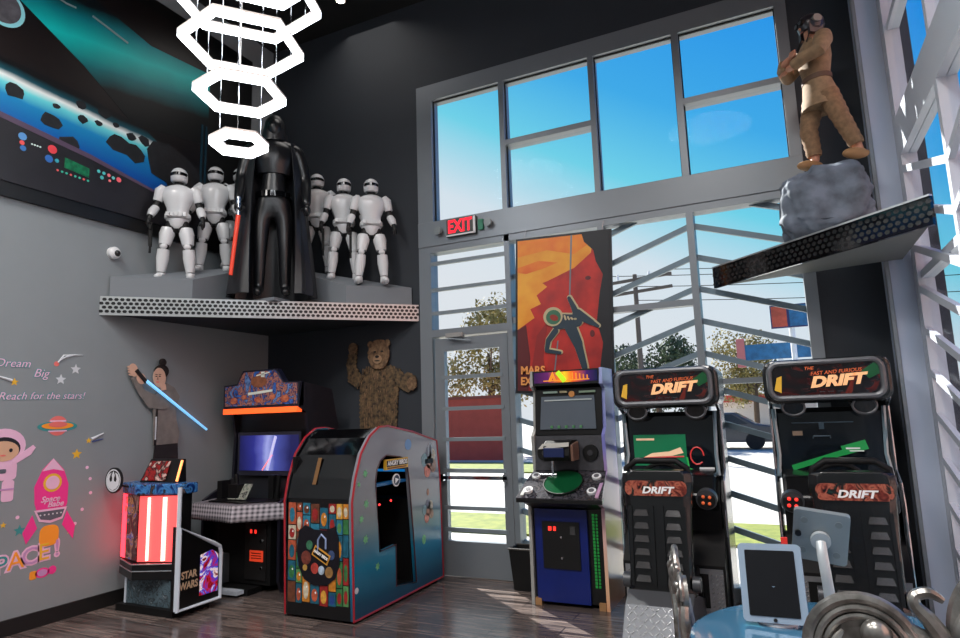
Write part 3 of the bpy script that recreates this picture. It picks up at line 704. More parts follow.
Q('arm', shag([(1.32, 1.90), (1.22, 1.72), (1.10, 1.80), (1.08, 1.98), (1.13, 2.17), (1.22, 2.16), (1.20, 1.95), (1.26, 1.86)], .012, seed=3), FUR, -.022)
Q('arm', shag([(1.62, 1.88), (1.70, 1.72), (1.80, 1.66), (1.90, 1.70), (1.90, 1.80), (1.83, 1.85), (1.76, 1.84), (1.70, 1.90)], .012, seed=4), FUR, -.022)
Q('paw', shag(ell(1.165, 2.13, .055, .06, 14), .008, seed=5), FUR2, -.030)
Q('paw', shag(ell(1.855, 1.74, .055, .065, 14), .008, seed=6), FUR2, -.030)
hd = Q('head', shag(ell(1.48, 2.05, .125, .15, 20), .012, seed=7), FUR2, -.034)
Q('muzzle', shag(ell(1.475, 2.0, .055, .045, 14), .004, seed=8), mat('print_muzzle', (150, 120, 92), .8), -.046)
b = MB()
b.prism(ell(1.475, 2.025, .022, .014, 10), 'y', -.066, -.060, HR)
for sx_ in (-.04, .045): b.prism(ell(1.48 + sx_, 2.075, .013, .009, 10), 'y', -.055, -.046, HR)
b.prism(ell(1.475, 1.985, .03, .006, 10), 'y', -.066, -.060, HR)
part('face', b, hd)
for sx_ in (-.10, .10): Q('ear', shag(ell(1.48 + sx_, 2.155, .035, .035, 10), .005, seed=9), FUR2, -.03)
b = MB(); rn = random.Random(5)
for i in range(420):
    x = rn.uniform(1.26, 1.66); z = rn.uniform(1.2, 1.95)
    b.add([(x - .006, -.0225, z), (x + .006, -.0225, z), (x + rn.uniform(-.006, .006), -.036, z - rn.uniform(.05, .1))], [(0, 1, 2)], FUR2 if rn.random() < .4 else FUR)
part('fur_tufts', b, t)

# ---------------------------------------------------------------- pilot statue + rock
b = MB()
bmr = bmesh.new(); bmesh.ops.create_icosphere(bmr, subdivisions=5, radius=1)
from mathutils import noise as mn
vs = []
for v_ in bmr.verts:
    p = v_.co; q = Vector([math.copysign(abs(c_) ** .55, c_) for c_ in p])
    d = 1 + .16 * mn.noise(q * 1.7) + .10 * mn.noise(q * 4 + Vector((3, 1, 2))) + .03 * mn.noise(q * 11)
    st = .03 * math.sin(q.z * 9 + 3 * mn.noise(q * 1.5))
    vs.append((5.44 + q.x * (d + st) * .27, -.52 + q.y * (d + st) * .17, 2.515 + .235 + max(-.235, min(.30, q.z * d * .25))))
b.add(vs, [[x.index for x in f_.verts] for f_ in bmr.faces], mat('slate_rock', (112, 122, 136), .8, noise=.6, nscale=7, bump=.8), True); bmr.free()
single('boulder', b, 'dark grey sculpted boulder on the right shelf under the tan figure', 'rock', (5.44, -.52, 2.505))
ps = thing('pilot_statue', 'statue of person in tan tunic, dark flying helmet and goggles with arms crossed', 'statue', (5.47, -.52, 3.02), world=False, rz=math.radians(-62))
k = 1.10; SKIN = mat('statue_skin', (186, 128, 100), .5); TAN = mat('tan_cloth', (150, 122, 92), .8, noise=.3, nscale=25, bump=.3); TAN2 = mat('tan_wraps', (140, 108, 78), .8, noise=.35, nscale=40, bump=.4)
js = [J(0, 0, .5, .056), J(0, 0, .60, .055), J(0, 0, .72, .066), J(0, 0, .80, .05), J(0, -.004, .855, .027), J(0, -.012, .92, .045)]; ed = [(0, 1), (1, 2), (2, 3), (3, 4), (4, 5)]
def J(x, y, z, r): return (x * k, y * k, z * k, r * k)
js = [J(0, 0, .5, .056), J(0, 0, .60, .055), J(0, 0, .72, .066), J(0, 0, .80, .05), J(0, -.004, .855, .027), J(0, -.012, .92, .045)]
i = len(js); js += [J(-.11, 0, .785, .04), J(-.155, -.07, .68, .03), J(-.03, -.16, .69, .024), J(.03, -.15, .70, .02)]; ed += [(3, i), (i, i + 1), (i + 1, i + 2), (i + 2, i + 3)]
i = len(js); js += [J(.11, 0, .785, .04), J(.155, -.07, .67, .03), J(.03, -.135, .65, .024), J(-.04, -.14, .66, .02)]; ed += [(3, i), (i, i + 1), (i + 1, i + 2), (i + 2, i + 3)]
i = len(js); js += [J(-.055, 0, .45, .05), J(-.065, -.04, .26, .036), J(-.065, -.02, .05, .026), J(-.065, -.085, .02, .022)]; ed += [(0, i), (i, i + 1), (i + 1, i + 2), (i + 2, i + 3)]
i = len(js); js += [J(.06, .01, .45, .05), J(.085, .06, .26, .036), J(.10, .13, .05, .026), J(.11, .07, .02, .022)]; ed += [(0, i), (i, i + 1), (i + 1, i + 2), (i + 2, i + 3)]
bd = skin_mesh('body', js, ed, SKIN); bd.parent = ps; ps.scale = (1.12, 1.12, 1.0)
def TT(name, path, rr, m=TAN, seg=14):
    b = MB(); b.tube([tuple(c_ * k for c_ in p) for p in path], [r_ * k for r_ in rr], m, seg); return b.build(name, ps)
b = MB(); b.rings([(0, (.012 if z < .5 else 0) * k, z * k, rx * k, ry * k) for z, rx, ry in ((.37, .105, .10), (.45, .10, .09), (.54, .088, .07), (.60, .085, .066), (.70, .108, .078), (.78, .115, .07), (.82, .08, .05), (.84, .045, .04))], TAN, 28, fold=.0); b.build('tunic', ps)
b = MB(); b.rings([(0, 0, z * k, .092 * k, .073 * k) for z in (.545, .575)], mat('brown_belt', (84, 58, 40), .6)); b.build('belt', ps)
TT('sleeve', [(-.10, 0, .80), (-.14, -.03, .74), (-.16, -.07, .68), (-.09, -.13, .685), (-.03, -.158, .69)], [.045, .05, .042, .038, .034])
TT('sleeve', [(.10, 0, .80), (.14, -.03, .74), (.16, -.07, .67), (.09, -.12, .66), (.03, -.137, .65)], [.045, .05, .042, .038, .034])
def wraps(path, r0):
    b = MB(); pts = []; rr = []
    for a, c_ in zip(path[:-1], path[1:]):
        for q in range(9):
            t_ = q / 9; pts.append(tuple((a[j] + (c_[j] - a[j]) * t_) * k for j in range(3))); rr.append((a[3] + (c_[3] - a[3]) * t_ + (.004 if q % 2 else 0)) * k)
    b.tube(pts, rr, TAN2, 14); b.build('trouser_leg', ps)
wraps([(-.055, 0, .45, .056), (-.065, -.04, .26, .046), (-.065, -.02, .07, .036)], 0); wraps([(.06, .01, .45, .056), (.085, .06, .26, .046), (.10, .125, .07, .036)], 0)
for x_, y_ in ((-.065, -.055), (.105, .10)):
    b = MB(); b.ball((x_ * k, y_ * k, .03 * k), (.032 * k, .075 * k, .034 * k), mat('boot_leather', (150, 112, 72), .6)); b.build('boot', ps)
for sx_, zz, yy in ((.05, .70, -.155), (-.06, .66, -.145)):
    b = MB(); b.ball((sx_ * k, yy * k, zz * k), (.03 * k, .016 * k, .022 * k), SKIN)
    for q in range(4): b.cyl((sx_ * k, (yy - .012) * k, (zz + .014 - .009 * q) * k), ((sx_ + math.copysign(.04, sx_)) * k, (yy - .006) * k, (zz + .01 - .009 * q) * k), .0055 * k, SKIN, 6)
    b.build('hand', ps)
b = MB(); b.rings([(0, .004 * k, z * k, rx * k, ry * k) for z, rx, ry in ((.895, .064, .058), (.93, .070, .072), (.965, .067, .071), (.992, .05, .054), (1.01, .01, .012))], mat('helmet_brown', (40, 36, 42), .3), 24)
b.box(-.058 * k, -.035 * k, -.04 * k, .04 * k, .86 * k, .93 * k, MATS['helmet_brown']); b.box(.035 * k, .058 * k, -.04 * k, .04 * k, .86 * k, .93 * k, MATS['helmet_brown']); hm = b.build('helmet', ps)
for q in (-1, 1): MB().cyl((q * .055 * k, 0, .945 * k), (q * .076 * k, 0, .945 * k), .025 * k, mat('disc_grey', (120, 118, 112), .5), 16).build('ear_disc', hm)
b = MB()
for sx_ in (-.022, .022): b.cyl((sx_ * k, -.052 * k, .945 * k), (sx_ * k, -.072 * k, .945 * k), .019 * k, MATTEB, 16); b.cyl((sx_ * k, -.073 * k, .945 * k), (sx_ * k, -.074 * k, .945 * k), .014 * k, CHROME, 16)
b.build('goggles', hm)
b = MB(); b.ball((0, -.058 * k, .915 * k), (.008 * k, .012 * k, .012 * k), SKIN); b.ball((0, -.054 * k, .893 * k), (.014 * k, .006 * k, .004 * k), mat('lip', (140, 80, 70), .5)); b.build('face', ps)
b = MB(); b.tube([(-.04 * k, -.03 * k, .88 * k), (-.05 * k, -.06 * k, .80 * k), (-.03 * k, -.07 * k, .78 * k)], .004 * k, HR, 6); b.tube([(.04 * k, -.03 * k, .88 * k), (.045 * k, -.06 * k, .80 * k)], .004 * k, HR, 6); b.build('strap', ps)

# ---------------------------------------------------------------- exit sign, poster, chandelier, ceiling spots
e = thing('exit_sign', 'red lit EXIT sign on the grey beam over the glass door', 'sign', (2.44, -.03, 3.12))
b = MB(); b.box(2.29, 2.60, -.07, -.03, 3.115, 3.285, mat('sign_housing', (72, 76, 74), .5)); b.box(2.575, 2.60, -.075, -.07, 3.12, 3.28, WHITE); b.box(2.29, 2.6, -.075, -.07, 3.115, 3.13, WHITE); part('housing', b, e, bev=.003)
part('letters', MB().text('EXIT', .175, MF(2.435, -.072, 3.203), mat('exit_red', (255, 30, 50), .5, emit=(255, 20, 45), es=1.3), .002, sx=.72, bold=.004), e)
b = MB()
for x in (2.20, 2.73): b.cyl((x, -.09, 3.19), (x, -.06, 3.19), .038, mat('lamp_lens', (130, 138, 140), .3), 20); b.cyl((x, -.06, 3.19), (x, -.03, 3.19), .02, MATS['sign_housing'])
b.box(2.62, 2.67, -.06, -.03, 3.14, 3.24, mat('green_tab', (50, 130, 100), .5))
part('emergency_lamp', b, e)

po = thing('hanging_poster', 'big orange and red printed poster of a climbing astronaut hung before the windows', 'poster', (3.42, -.12, 1.6), world=False)
po.rotation_euler = (0, math.radians(2.4), 0)
def rect(b, x0, x1, z0, z1, y, m): b.box(x0, x1, y - .002, y, z0, z1, m)
PRED = mat('poster_red', (196, 44, 34), .45, col2=(150, 30, 28), nscale=5); PORG = mat('poster_orange', (226, 104, 30), .45, col2=(240, 150, 40), nscale=4); PYEL = mat('poster_yellow', (238, 170, 52), .45, col2=(226, 140, 36), nscale=4)
PNAV = mat('poster_navy', (16, 16, 24), .45); PMAR = mat('poster_maroon', (92, 26, 30), .45)
MB().box(-.44, .44, -.012, .0, 0, 1.39, PNAV).build('board', po)
b = MB()
PPN = [0]
def pp(poly, m, l): PPN[0] += 1; b.prism([(x - .44, z) for x, z in poly], 'y', -.0125 - .0004 * PPN[0], -.012, m)
pp([(.02, .02), (.86, .02), (.86, 1.37), (.02, 1.37)], PRED, 1)
pp([(.02, .9), (.30, .98), (.55, 1.08), (.7, 1.2), (.72, 1.37), (.02, 1.37)], PYEL, 2)
pp([(.02, .56), (.18, .66), (.14, .74), (.24, .78), (.2, .86), (.3, .93), (.24, .98), (.02, 1.0)], PYEL, 2)
pp([(.02, 1.22), (.3, 1.26), (.55, 1.2), (.68, 1.28), (.66, 1.37), (.02, 1.37)], PORG, 3)
pp([(.02, 1.12), (.22, 1.17), (.4, 1.14), (.28, 1.1), (.1, 1.06), (.02, 1.08)], PORG, 3)
pp([(.02, .02), (.02, .56), (.1, .6), (.14, .3), (.12, .02)], PMAR, 3)
pp([(.12, .02), (.2, .5), (.3, .62), (.26, .3), (.3, .02)], mat('poster_darkred', (140, 30, 30), .45), 2)
pp([(.86, .02), (.80, .02), (.76, .2), (.79, .42), (.74, .6), (.77, .85), (.80, 1.0), (.74, 1.12), (.72, 1.22), (.64, 1.3), (.62, 1.37), (.86, 1.37)], PNAV, 4)
pp(ell(.67, .98, .025, .018), PMAR, 3); pp(ell(.7, .5, .02, .03), PMAR, 3); pp(ell(.62, .3, .03, .02), PMAR, 3)
b.build('rock_artwork', po)
b = MB(); BS = mat('suit_navy', (34, 52, 66), .45); BL = mat('suit_light', (190, 178, 140), .45); RP = mat('poster_rope', (110, 130, 140), .45)
pp([(.52, 1.37), (.535, 1.37), (.51, .82), (.50, .82)], RP, 5); pp([(.34, .04), (.35, .04), (.40, .45), (.39, .45)], RP, 5)
def limb(p0, p1, w0, w1, m, l):
    d = Vector((p1[0] - p0[0], p1[1] - p0[1])).normalized(); n_ = Vector((-d.y, d.x)); A_ = Vector(p0); B_ = Vector(p1); out = []
    a0 = math.atan2(n_.y, n_.x)
    for i in range(7): a = a0 + PI * i / 6; out.append((A_.x + w0 * math.cos(a), A_.y + w0 * math.sin(a)))
    for i in range(7): a = a0 + PI + PI * i / 6; out.append((B_.x + w1 * math.cos(a), B_.y + w1 * math.sin(a)))
    pp(out, m, l)
limbs = [((.505, .82), (.545, .74), .024, .03), ((.545, .74), (.575, .66), .032, .036), ((.575, .68), (.70, .60), .05, .032), ((.70, .60), (.755, .565), .03, .02), ((.40, .62), (.57, .62), .075, .06), ((.50, .60), (.58, .42), .062, .048), ((.58, .42), (.635, .22), .045, .032), ((.635, .20), (.68, .12), .034, .024), ((.38, .54), (.315, .46), .034, .03), ((.315, .46), (.30, .38), .03, .026), ((.30, .37), (.42, .35), .026, .02)]
for p0, p1, w0, w1 in limbs: limb(p0, p1, w0, w1, BL, 5)
for p0, p1, w0, w1 in limbs: limb((p0[0] - .004, p0[1] - .006), (p1[0] - .004, p1[1] - .006), w0 - .008, w1 - .007, BS, 6)
pp(ell(.355, .66, .088, .084), BL, 9); pp(ell(.36, .655, .068, .064), mat('visor_green', (60, 110, 84), .3), 10); pp(ell(.365, .65, .04, .026, rot=-.4), mat('visor_red', (150, 50, 40), .3), 12)
for q in range(4): limb((.46 + .03 * q, .66 - .01 * q), (.47 + .03 * q, .63), .008, .008, BL, 9)
b.build('astronaut_artwork', po)
b = MB(); TI = mat('poster_lettering', (236, 158, 84), .5)
b.text('MARS', .095, MF(-.385, -.034, .195), TI, .001, align='LEFT', sx=.95, bold=.003); b.text('EXPLORERS WANTED', .095, MF(-.385, -.034, .10), TI, .001, align='LEFT', sx=.86, bold=.003)
b.build('lettering', po)
po.location = (3.37, -.034, 1.585)
b = MB(); b.cyl((-.36, -.006, 1.39), (-.34, -.006, 1.47), .002, CHROME, 6); b.cyl((.36, -.006, 1.39), (.37, -.006, 1.47), .002, CHROME, 6); b.build('hanging_wire', po)

ch = thing('chandelier', 'cascade of white glowing hexagon rings hung on wires', 'chandelier', (2.15, -2.5, H))
LED = mat('led_white', (255, 255, 255), .5, emit=(240, 247, 255), es=9.0); WH = mat('ring_shell', (220, 210, 205), .5)
def hexring(cx, cy, z, R, w, h, rot):
    b = MB(); vs = []
    for rr, zz in ((R, z - h / 2), (R, z + h / 2), (R - w, z + h / 2), (R - w, z - h / 2)):
        for a in range(6):
            an = rot + PI / 3 * a; vs.append((cx + rr * math.cos(an), cy + rr * math.sin(an), zz))
    q = lambda i, j: [(i * 6 + a, i * 6 + (a + 1) % 6, j * 6 + (a + 1) % 6, j * 6 + a) for a in range(6)]
    b.add(vs, q(3, 0) + q(2, 3) + q(0, 1), LED); b.add([(x, y, zz + (.0 if zz < z else .0)) for x, y, zz in vs], q(1, 2), WH)
    v2 = [(cx + (rr) * math.cos(rot + PI / 3 * a), cy + rr * math.sin(rot + PI / 3 * a), zz) for rr, zz in ((R + .003, z + h / 2 - .008), (R + .003, z + h / 2 + .006), (R - w - .003, z + h / 2 + .006), (R - w - .003, z + h / 2 - .008)) for a in range(6)]
    b.add(v2, q(0, 1) + q(1, 2) + q(2, 3) + q(3, 0), WH)
    return b
rings_ = [(2.14, -2.50, 3.145, .175, .040, .05), (2.14, -2.50, 3.475, .278, .040, .05), (2.16, -2.51, 3.80, .378, .040, .05), (2.18, -2.52, 4.12, .48, .040, .05), (2.2, -2.53, 4.44, .58, .040, .05)]
ROT = math.radians(50)
for (x, y, z, R, w_, h_) in rings_:
    o = part('light_ring', hexring(x, y, z, R, w_, h_, ROT), ch)
    wb = MB()
    for a in (0, 2, 4):
        an = ROT + PI / 3 * a + .4; wb.cyl((x + (R - .03) * math.cos(an) * .98, y + (R - .03) * math.sin(an) * .98, z + .02), (x + (R - .03) * math.cos(an) * .98, y + (R - .03) * math.sin(an) * .98, H - .04), .0028, CHROME, 6)
    part('wire', wb, o)
b = MB(); b.cyl((2.15, -2.5, H - .05), (2.15, -2.5, H), .65, mat('canopy_white', (200, 200, 200), .4), 32); b.cyl((2.13, -2.5, 3.6), (2.13, -2.5, H - .05), .004, mat('cord', (230, 225, 220), .5), 8); part('ceiling_canopy', b, ch)

SPOT = mat('spot_emitter', (255, 250, 240), .5, emit=(255, 240, 220), es=14)
def spot(x, y, lab, pw=60):
    t = thing('ceiling_spotlight', lab, 'ceiling light', (x, y, H), 'ceiling spotlights')
    b = MB(); b.cyl((x, y, H - .10), (x, y, H), .055, MATTEB, 20); part('housing', b, t)
    part('lens', MB().cyl((x, y, H - .104), (x, y, H - .10), .042, SPOT, 20), t)
    l = bpy.data.lights.new('spotlight_beam', 'AREA'); l.shape = 'DISK'; l.size = 1.2; l.energy = pw; l.color = (1, .96, .92); l.spread = math.radians(150)
    o = bpy.data.objects.new('spotlight_beam', l); COL.objects.link(o); o.parent = t; o.location = (0, 0, -.12)
spot(1.38, -.52, 'ceiling spotlight shining above the left end of the window wall', 6)
for i, (x, y) in enumerate(((1.4, -4.6), (4.4, -4.4), (1.4, -7.2), (4.4, -7.2))):  # unseen fill lamps, added to brighten the room
    spot(x, y, 'added black fill spotlight on the ceiling behind the viewer over the %s' % ['left aisle', 'right aisle', 'far left corner', 'far right corner'][i], 125)

# ---------------------------------------------------------------- red lit game (machine A)
t = thing('ticket_game', 'short arcade game with glowing red light tubes standing by the left wall', 'arcade machine', (.48, -1.6, 0))
WFR = mat('white_trim', (196, 206, 218), .35)
REDP = mat('red_light_panel', (255, 90, 90), .4, emit=(250, 84, 84), es=.95); TUBE = mat('light_tube', (255, 220, 210), .4, emit=(255, 180, 160), es=2.6)
ARTD = art_mat('figure_art', [(16, 10, 16), (90, 30, 30), (20, 18, 30), (150, 110, 90), (40, 60, 140), (200, 190, 190)], 7, es=.12)
part('plinth', MB().box(.16, .80, -1.76, -1.42, 0, .05, MATTEB), t)
b = MB(); b.box(.20, .76, -1.70, -1.42, .05, .26, BLACK); b.prism([(.12, -1.70), (.12, -1.60), (.78, -1.60), (.78, -1.70)], 'z', .26, .96, BLACK); part('body', b, t)
b = MB(); b.prism([(.10, -1.70), (.44, -1.84), (.78, -1.70), (.78, -1.60), (.10, -1.60)], 'z', .26, .38, BLACK)
b.tube([(.10, -1.705, .325), (.44, -1.845, .325), (.78, -1.705, .325)], .006, CHROME, 8); b.tube([(.10, -1.705, .375), (.44, -1.845, .375), (.78, -1.705, .375)], .006, CHROME, 8)
part('coin_ledge', b, t)
def fac(b, x0, y0, x1, y1, z0, z1, m, u0=0, u1=1, out=.004):
    d = Vector((x1 - x0, y1 - y0, 0)); n = Vector((d.y, -d.x, 0)).normalized(); a = Vector((x0, y0, 0)) + d * u0; c_ = Vector((x0, y0, 0)) + d * u1
    v = [a, c_, c_ + n * out, a + n * out]
    b.add([(p.x, p.y, z) for z in (z0, z1) for p in v], [(3, 2, 1, 0), (4, 5, 6, 7), (0, 1, 5, 4), (1, 2, 6, 5), (2, 3, 7, 6), (3, 0, 4, 7)], m)
L1 = (.12, -1.70, .44, -1.80); L2 = (.44, -1.80, .76, -1.70)
b = MB(); b.prism([(.12, -1.69), (.44, -1.79), (.76, -1.69), (.76, -1.6), (.12, -1.6)], 'z', .38, .89, BLACK); part('light_column', b, t)
RSL = mat('red_side_light', (255, 70, 80), .4, emit=(255, 50, 66), es=3.2)
b = MB(); fac(b, *L1, .39, .88, RSL, .0, .24, .01); part('red_panel', b, t)
part('added_side_light', MB().box(.11, .12, -1.69, -1.61, .39, .88, RSL), t)  # unseen panel, added to throw red glow onto the left wall
b = MB(); fac(b, *L1, .39, .88, ARTD, .26, .96, .006); a_ = part('art_panel', b, t)
b = MB(); M_ = MX((.26, -1.756, .80), (.32, -.10, 0), (0, 0, 1)); b.text('STAR\nWARS', .07, M_, mat('title_gold', (190, 130, 90), .4), .001); part('lettering', b, a_)
b = MB(); fac(b, *L2, .39, .88, REDP, .02, .98, .01); part('red_panel', b, t)
for u in (.30, .70):
    x = .44 + .32 * u; y = -1.80 + .10 * u - .02; part('light_tube', MB().cyl((x, y, .40), (x, y, .87), .016 if u > .5 else .011, TUBE, 12), t)
part('canopy', MB().prism([(.09, -1.70), (.44, -1.84), (.80, -1.70), (.80, -1.56), (.09, -1.56)], 'z', .89, .97, art_mat('canopy_art', [(10, 14, 30), (20, 50, 110), (60, 120, 180), (20, 20, 30), (70, 60, 60)], 12, es=.05)), t, bev=.01)
b = MB(); v = [(.24, -1.66, .97), (.66, -1.66, .97), (.66, -1.56, .97), (.24, -1.56, .97), (.29, -1.60, 1.15), (.66, -1.60, 1.15), (.66, -1.57, 1.15), (.29, -1.57, 1.15)]
b.add(v, [(3, 2, 1, 0), (4, 5, 6, 7), (0, 1, 5, 4), (1, 2, 6, 5), (2, 3, 7, 6), (3, 0, 4, 7)], BLACK); tp = part('topper', b, t)
b = MB(); v = [(.27, -1.662, .985), (.54, -1.662, .985), (.54, -1.612, 1.135), (.31, -1.612, 1.135)]; v += [(x, y - .006, z) for x, y, z in v]
b.add(v, [(0, 1, 2, 3), (7, 6, 5, 4), (0, 4, 5, 1), (1, 5, 6, 2), (2, 6, 7, 3), (3, 7, 4, 0)], art_mat('topper_art', [(20, 10, 14), (140, 30, 30), (30, 16, 20), (200, 160, 150), (30, 40, 110)], 9, es=.25, seed=3)); part('art_panel', b, tp)
part('light_tube', MB().cyl((.66, -1.65, .98), (.655, -1.60, 1.14), .010, mat('amber_tube', (255, 190, 120), .4, emit=(255, 150, 80), es=1.5), 10), tp)
b = MB(); b.box(.22, .74, -1.715, -1.70, .05, .25, art_mat('silver_pipes_art', [(20, 26, 30), (90, 110, 120), (30, 40, 46), (150, 165, 172)], 16, .3, seed=5)); b.box(.20, .22, -1.72, -1.70, .05, .26, WFR); b.box(.74, .76, -1.72, -1.70, .05, .26, WFR)
part('lower_panel', b, t)
# side wing on the right
sd = part('side_wing', MB().prism([(-1.78, .05), (-1.78, .66), (-1.45, .49), (-1.385, .41), (-1.385, .05)], 'x', .80, .87, BLACK), t)
b = MB(); b.tube([(.86, -1.78, .06), (.86, -1.78, .95)], .016, WFR, 8); b.tube([(.875, -1.78, .06), (.875, -1.78, .655), (.875, -1.46, .49), (.875, -1.40, .455), (.875, -1.385, .40), (.875, -1.385, .06)], .016, WFR, 8, closed=True); part('white_edge', b, sd)
b = MB(); b.prism([(-1.58, .12), (-1.41, .12), (-1.41, .40), (-1.47, .44), (-1.58, .42)], 'x', .87, .874, art_mat('battle_art', [(10, 8, 16), (180, 30, 40), (30, 60, 200), (240, 220, 220), (120, 20, 40), (12, 10, 20)], 9, es=.5, seed=8)); part('art_panel', b, sd)
part('lettering', MB().text('STAR\nWARS', .075, ML(.872, -1.68, .26), mat('title_cream', (196, 168, 140), .4), .001, sx=.8, bold=.002), sd)
# round emblem sign on the canopy corner
sg = part('round_sign', MB().cyl((.17, -1.84, 1.0), (.17, -1.825, 1.0), .10, mat('emblem_black', (14, 14, 18), .5), 32), t)
M_ = MF(.17, -1.842, 1.0); b = MB(); EM = mat('emblem_white', (210, 214, 220), .5)
n = 32; vs = [M_ @ Vector((r_ * math.cos(2 * PI * i / n), r_ * math.sin(2 * PI * i / n), 0)) for r_ in (.088, .078) for i in range(n)]; b.add(vs, [(i, (i + 1) % n, (i + 1) % n + n, i + n) for i in range(n)], EM)
wing = [(0, .072), (.018, .04), (.010, .02), (.012, -.005), (.035, -.012), (.045, .01), (.034, .04), (.022, .062), (.055, .048), (.074, .012), (.070, -.03), (.045, -.06), (0, -.076)]
wing = wing + [(-x, z) for x, z in wing[-2:0:-1]]
b.add([M_ @ Vector((x, z, .0005)) for x, z in wing] + [M_ @ Vector((x, z, .003)) for x, z in wing], [list(range(len(wing))), list(range(2 * len(wing) - 1, len(wing) - 1, -1))] + [(i, (i + 1) % len(wing), (i + 1) % len(wing) + len(wing), i + len(wing)) for i in range(len(wing))], EM)
part('emblem', b, sg)
part('sign_bracket', MB().tube([(.20, -1.828, .97), (.24, -1.79, .95), (.26, -1.74, .94)], .008, MATTEB, 8), sg)
b = MB()
for x in (.2, .76):
    for y in (-1.72, -1.46): b.cyl((x, y, 0), (x, y, .012), .02, CHROME, 12)
part('foot', b, t)

# ---------------------------------------------------------------- large cabinet with plaid cloth (machine B)
t = thing('arcade_cabinet', 'tall arcade cabinet with orange lit band, space art header and plaid cloth in the corner', 'arcade machine', (.66, -.6, 0))
SIDEB = mat('dark_blue_side', (24, 24, 34), .3)
for x in (.18, 1.08): part('side_panel', MB().prism([(-.15, 0), (-.15, 1.2), (-.30, 1.72), (-.72, 1.78), (-.76, 1.55), (-.66, 1.5), (-.62, 1.3), (-.64, .9), (-.98, .74), (-.98, .10), (-.94, 0)], 'x', x, x + .03, SIDEB), t)
part('body', MB().prism([(-.14, .05), (-.14, 1.2), (-.30, 1.70), (-.70, 1.76), (-.70, 1.52), (-.60, 1.5), (-.56, 1.0), (-.90, .62), (-.90, .05)], 'x', .21, 1.08, BLACK), t)
hd_ = part('header', MB().prism([(.18, 1.56), (1.11, 1.56), (1.11, 1.78), (.93, 1.79), (.84, 1.91), (.42, 1.91), (.35, 1.79), (.18, 1.78)], 'y', -.76, -.70, mat('header_edge', (18, 20, 38), .4)), t)
b = MB(); b.prism([(.20, 1.58), (1.09, 1.58), (1.09, 1.765), (.92, 1.775), (.825, 1.895), (.435, 1.895), (.36, 1.775), (.20, 1.765)], 'y', -.766, -.76, art_mat('space_battle_art', [(14, 24, 70), (50, 90, 160), (24, 24, 60), (150, 96, 80), (30, 34, 70), (90, 120, 170), (20, 24, 60)], 11, es=.3, seed=2)); part('art_panel', b, hd_)
b = MB(); PGREY = mat('print_rust', (150, 90, 62), .4, noise=.5, nscale=20); PW = mat('print_pale', (215, 220, 210), .4)
b.prism(ell(.63, 1.80, .10, .055), 'y', -.770, -.766, PGREY); b.prism([(.50, 1.70), (.80, 1.72), (.80, 1.70), (.50, 1.675)], 'y', -.771, -.766, PW); b.prism([(.60, 1.86), (.76, 1.885), (.76, 1.875), (.60, 1.85)], 'y', -.771, -.766, PW); b.prism([(.66, 1.89), (.70, 1.89), (.70, 1.84), (.66, 1.84)], 'y', -.771, -.766, PW)

for x_, z_, r_ in ((.32, 1.63, .045), (.45, 1.66, .03), (.80, 1.65, .035), (.95, 1.63, .05), (.62, 1.63, .04)): b.prism(ell(x_, z_, r_, r_ * .7, 10), 'y', -.7705, -.766, mat('fireball_print', (206, 120, 84), .4, col2=(150, 60, 44), nscale=30))
part('ship_art', b, hd_)
part('light_band', MB().box(.19, 1.10, -.775, -.71, 1.505, 1.555, mat('orange_band', (255, 110, 50), .4, emit=(255, 86, 30), es=1.1)), t)
sc = part('screen', MB().box(.28, 1.05, -.665, -.655, .93, 1.33, mat('screen_bezel', (40, 40, 52), .2)), t)
b = MB(); b.box(.31, 1.03, -.670, -.665, .975, 1.30, grad_mat('screen_blue_glow', 'X', [(-.3, (20, 22, 70)), (-.1, (44, 48, 130)), (.0, (90, 96, 180)), (.06, (150, 160, 220)), (.15, (70, 80, 160)), (.35, (30, 30, 80))], .2, es=.55, noise=.12, nscale=5)); part('picture', b, sc)
b = MB(); b.beam((.66, -.673, .98), (.76, -.673, 1.29), .03, .004, mat('pale_beam', (190, 190, 225), .4, emit=(190, 190, 240), es=.6)); b.beam((.60, -.673, .98), (.72, -.673, 1.12), .012, .004, mat('pink_beam', (255, 170, 170), .4, emit=(255, 120, 120), es=.7)); part('light_beam_picture', b, sc)
part('control_shelf', MB().prism([(.21, -.62), (.26, -1.12), (.80, -1.20), (1.08, -.97), (1.08, -.62)], 'z', .66, .70, BLACK), t)
b = MB(); cl = [(.20, -.80), (.26, -1.15), (.81, -1.22), (1.13, -.96), (1.13, -.75)]
PLD = plaid_mat()
vs = []; N_ = []
for (a, c_) in zip(cl[:-1], cl[1:]):
    for q in range(8): N_.append((a[0] + (c_[0] - a[0]) * q / 8, a[1] + (c_[1] - a[1]) * q / 8))
N_.append(cl[-1])
for j in range(4):
    for i, (x, y) in enumerate(N_):
        w_ = .006 * math.sin(i * 1.3) * j / 3; cx_, cy_ = .66, -.8; d = Vector((x - cx_, y - cy_)).normalized(); vs.append((x + d.x * (w_ + .012 * j / 3), y + d.y * (w_ + .012 * j / 3), .735 - .045 * j))
for x, y in N_: d = Vector((x - .66, y + .8)).normalized(); vs.append((x - d.x * .10, y - d.y * .10, .738))
n = len(N_); b.add(vs, [(j * n + i, j * n + i + 1, (j + 1) * n + i + 1, (j + 1) * n + i) for j in range(3) for i in range(n - 1)] + [(i, i + 1, 4 * n + i + 1, 4 * n + i) for i in range(n - 1)], PLD, True)
o = b.build('plaid_cloth', None, org=(.66, -1.0, .60)); o.modifiers.new('solid', 'SOLIDIFY').thickness = .004
tag(o, 'grey checked cloth wrapped round the control shelf of the tall corner cabinet', 'cloth')
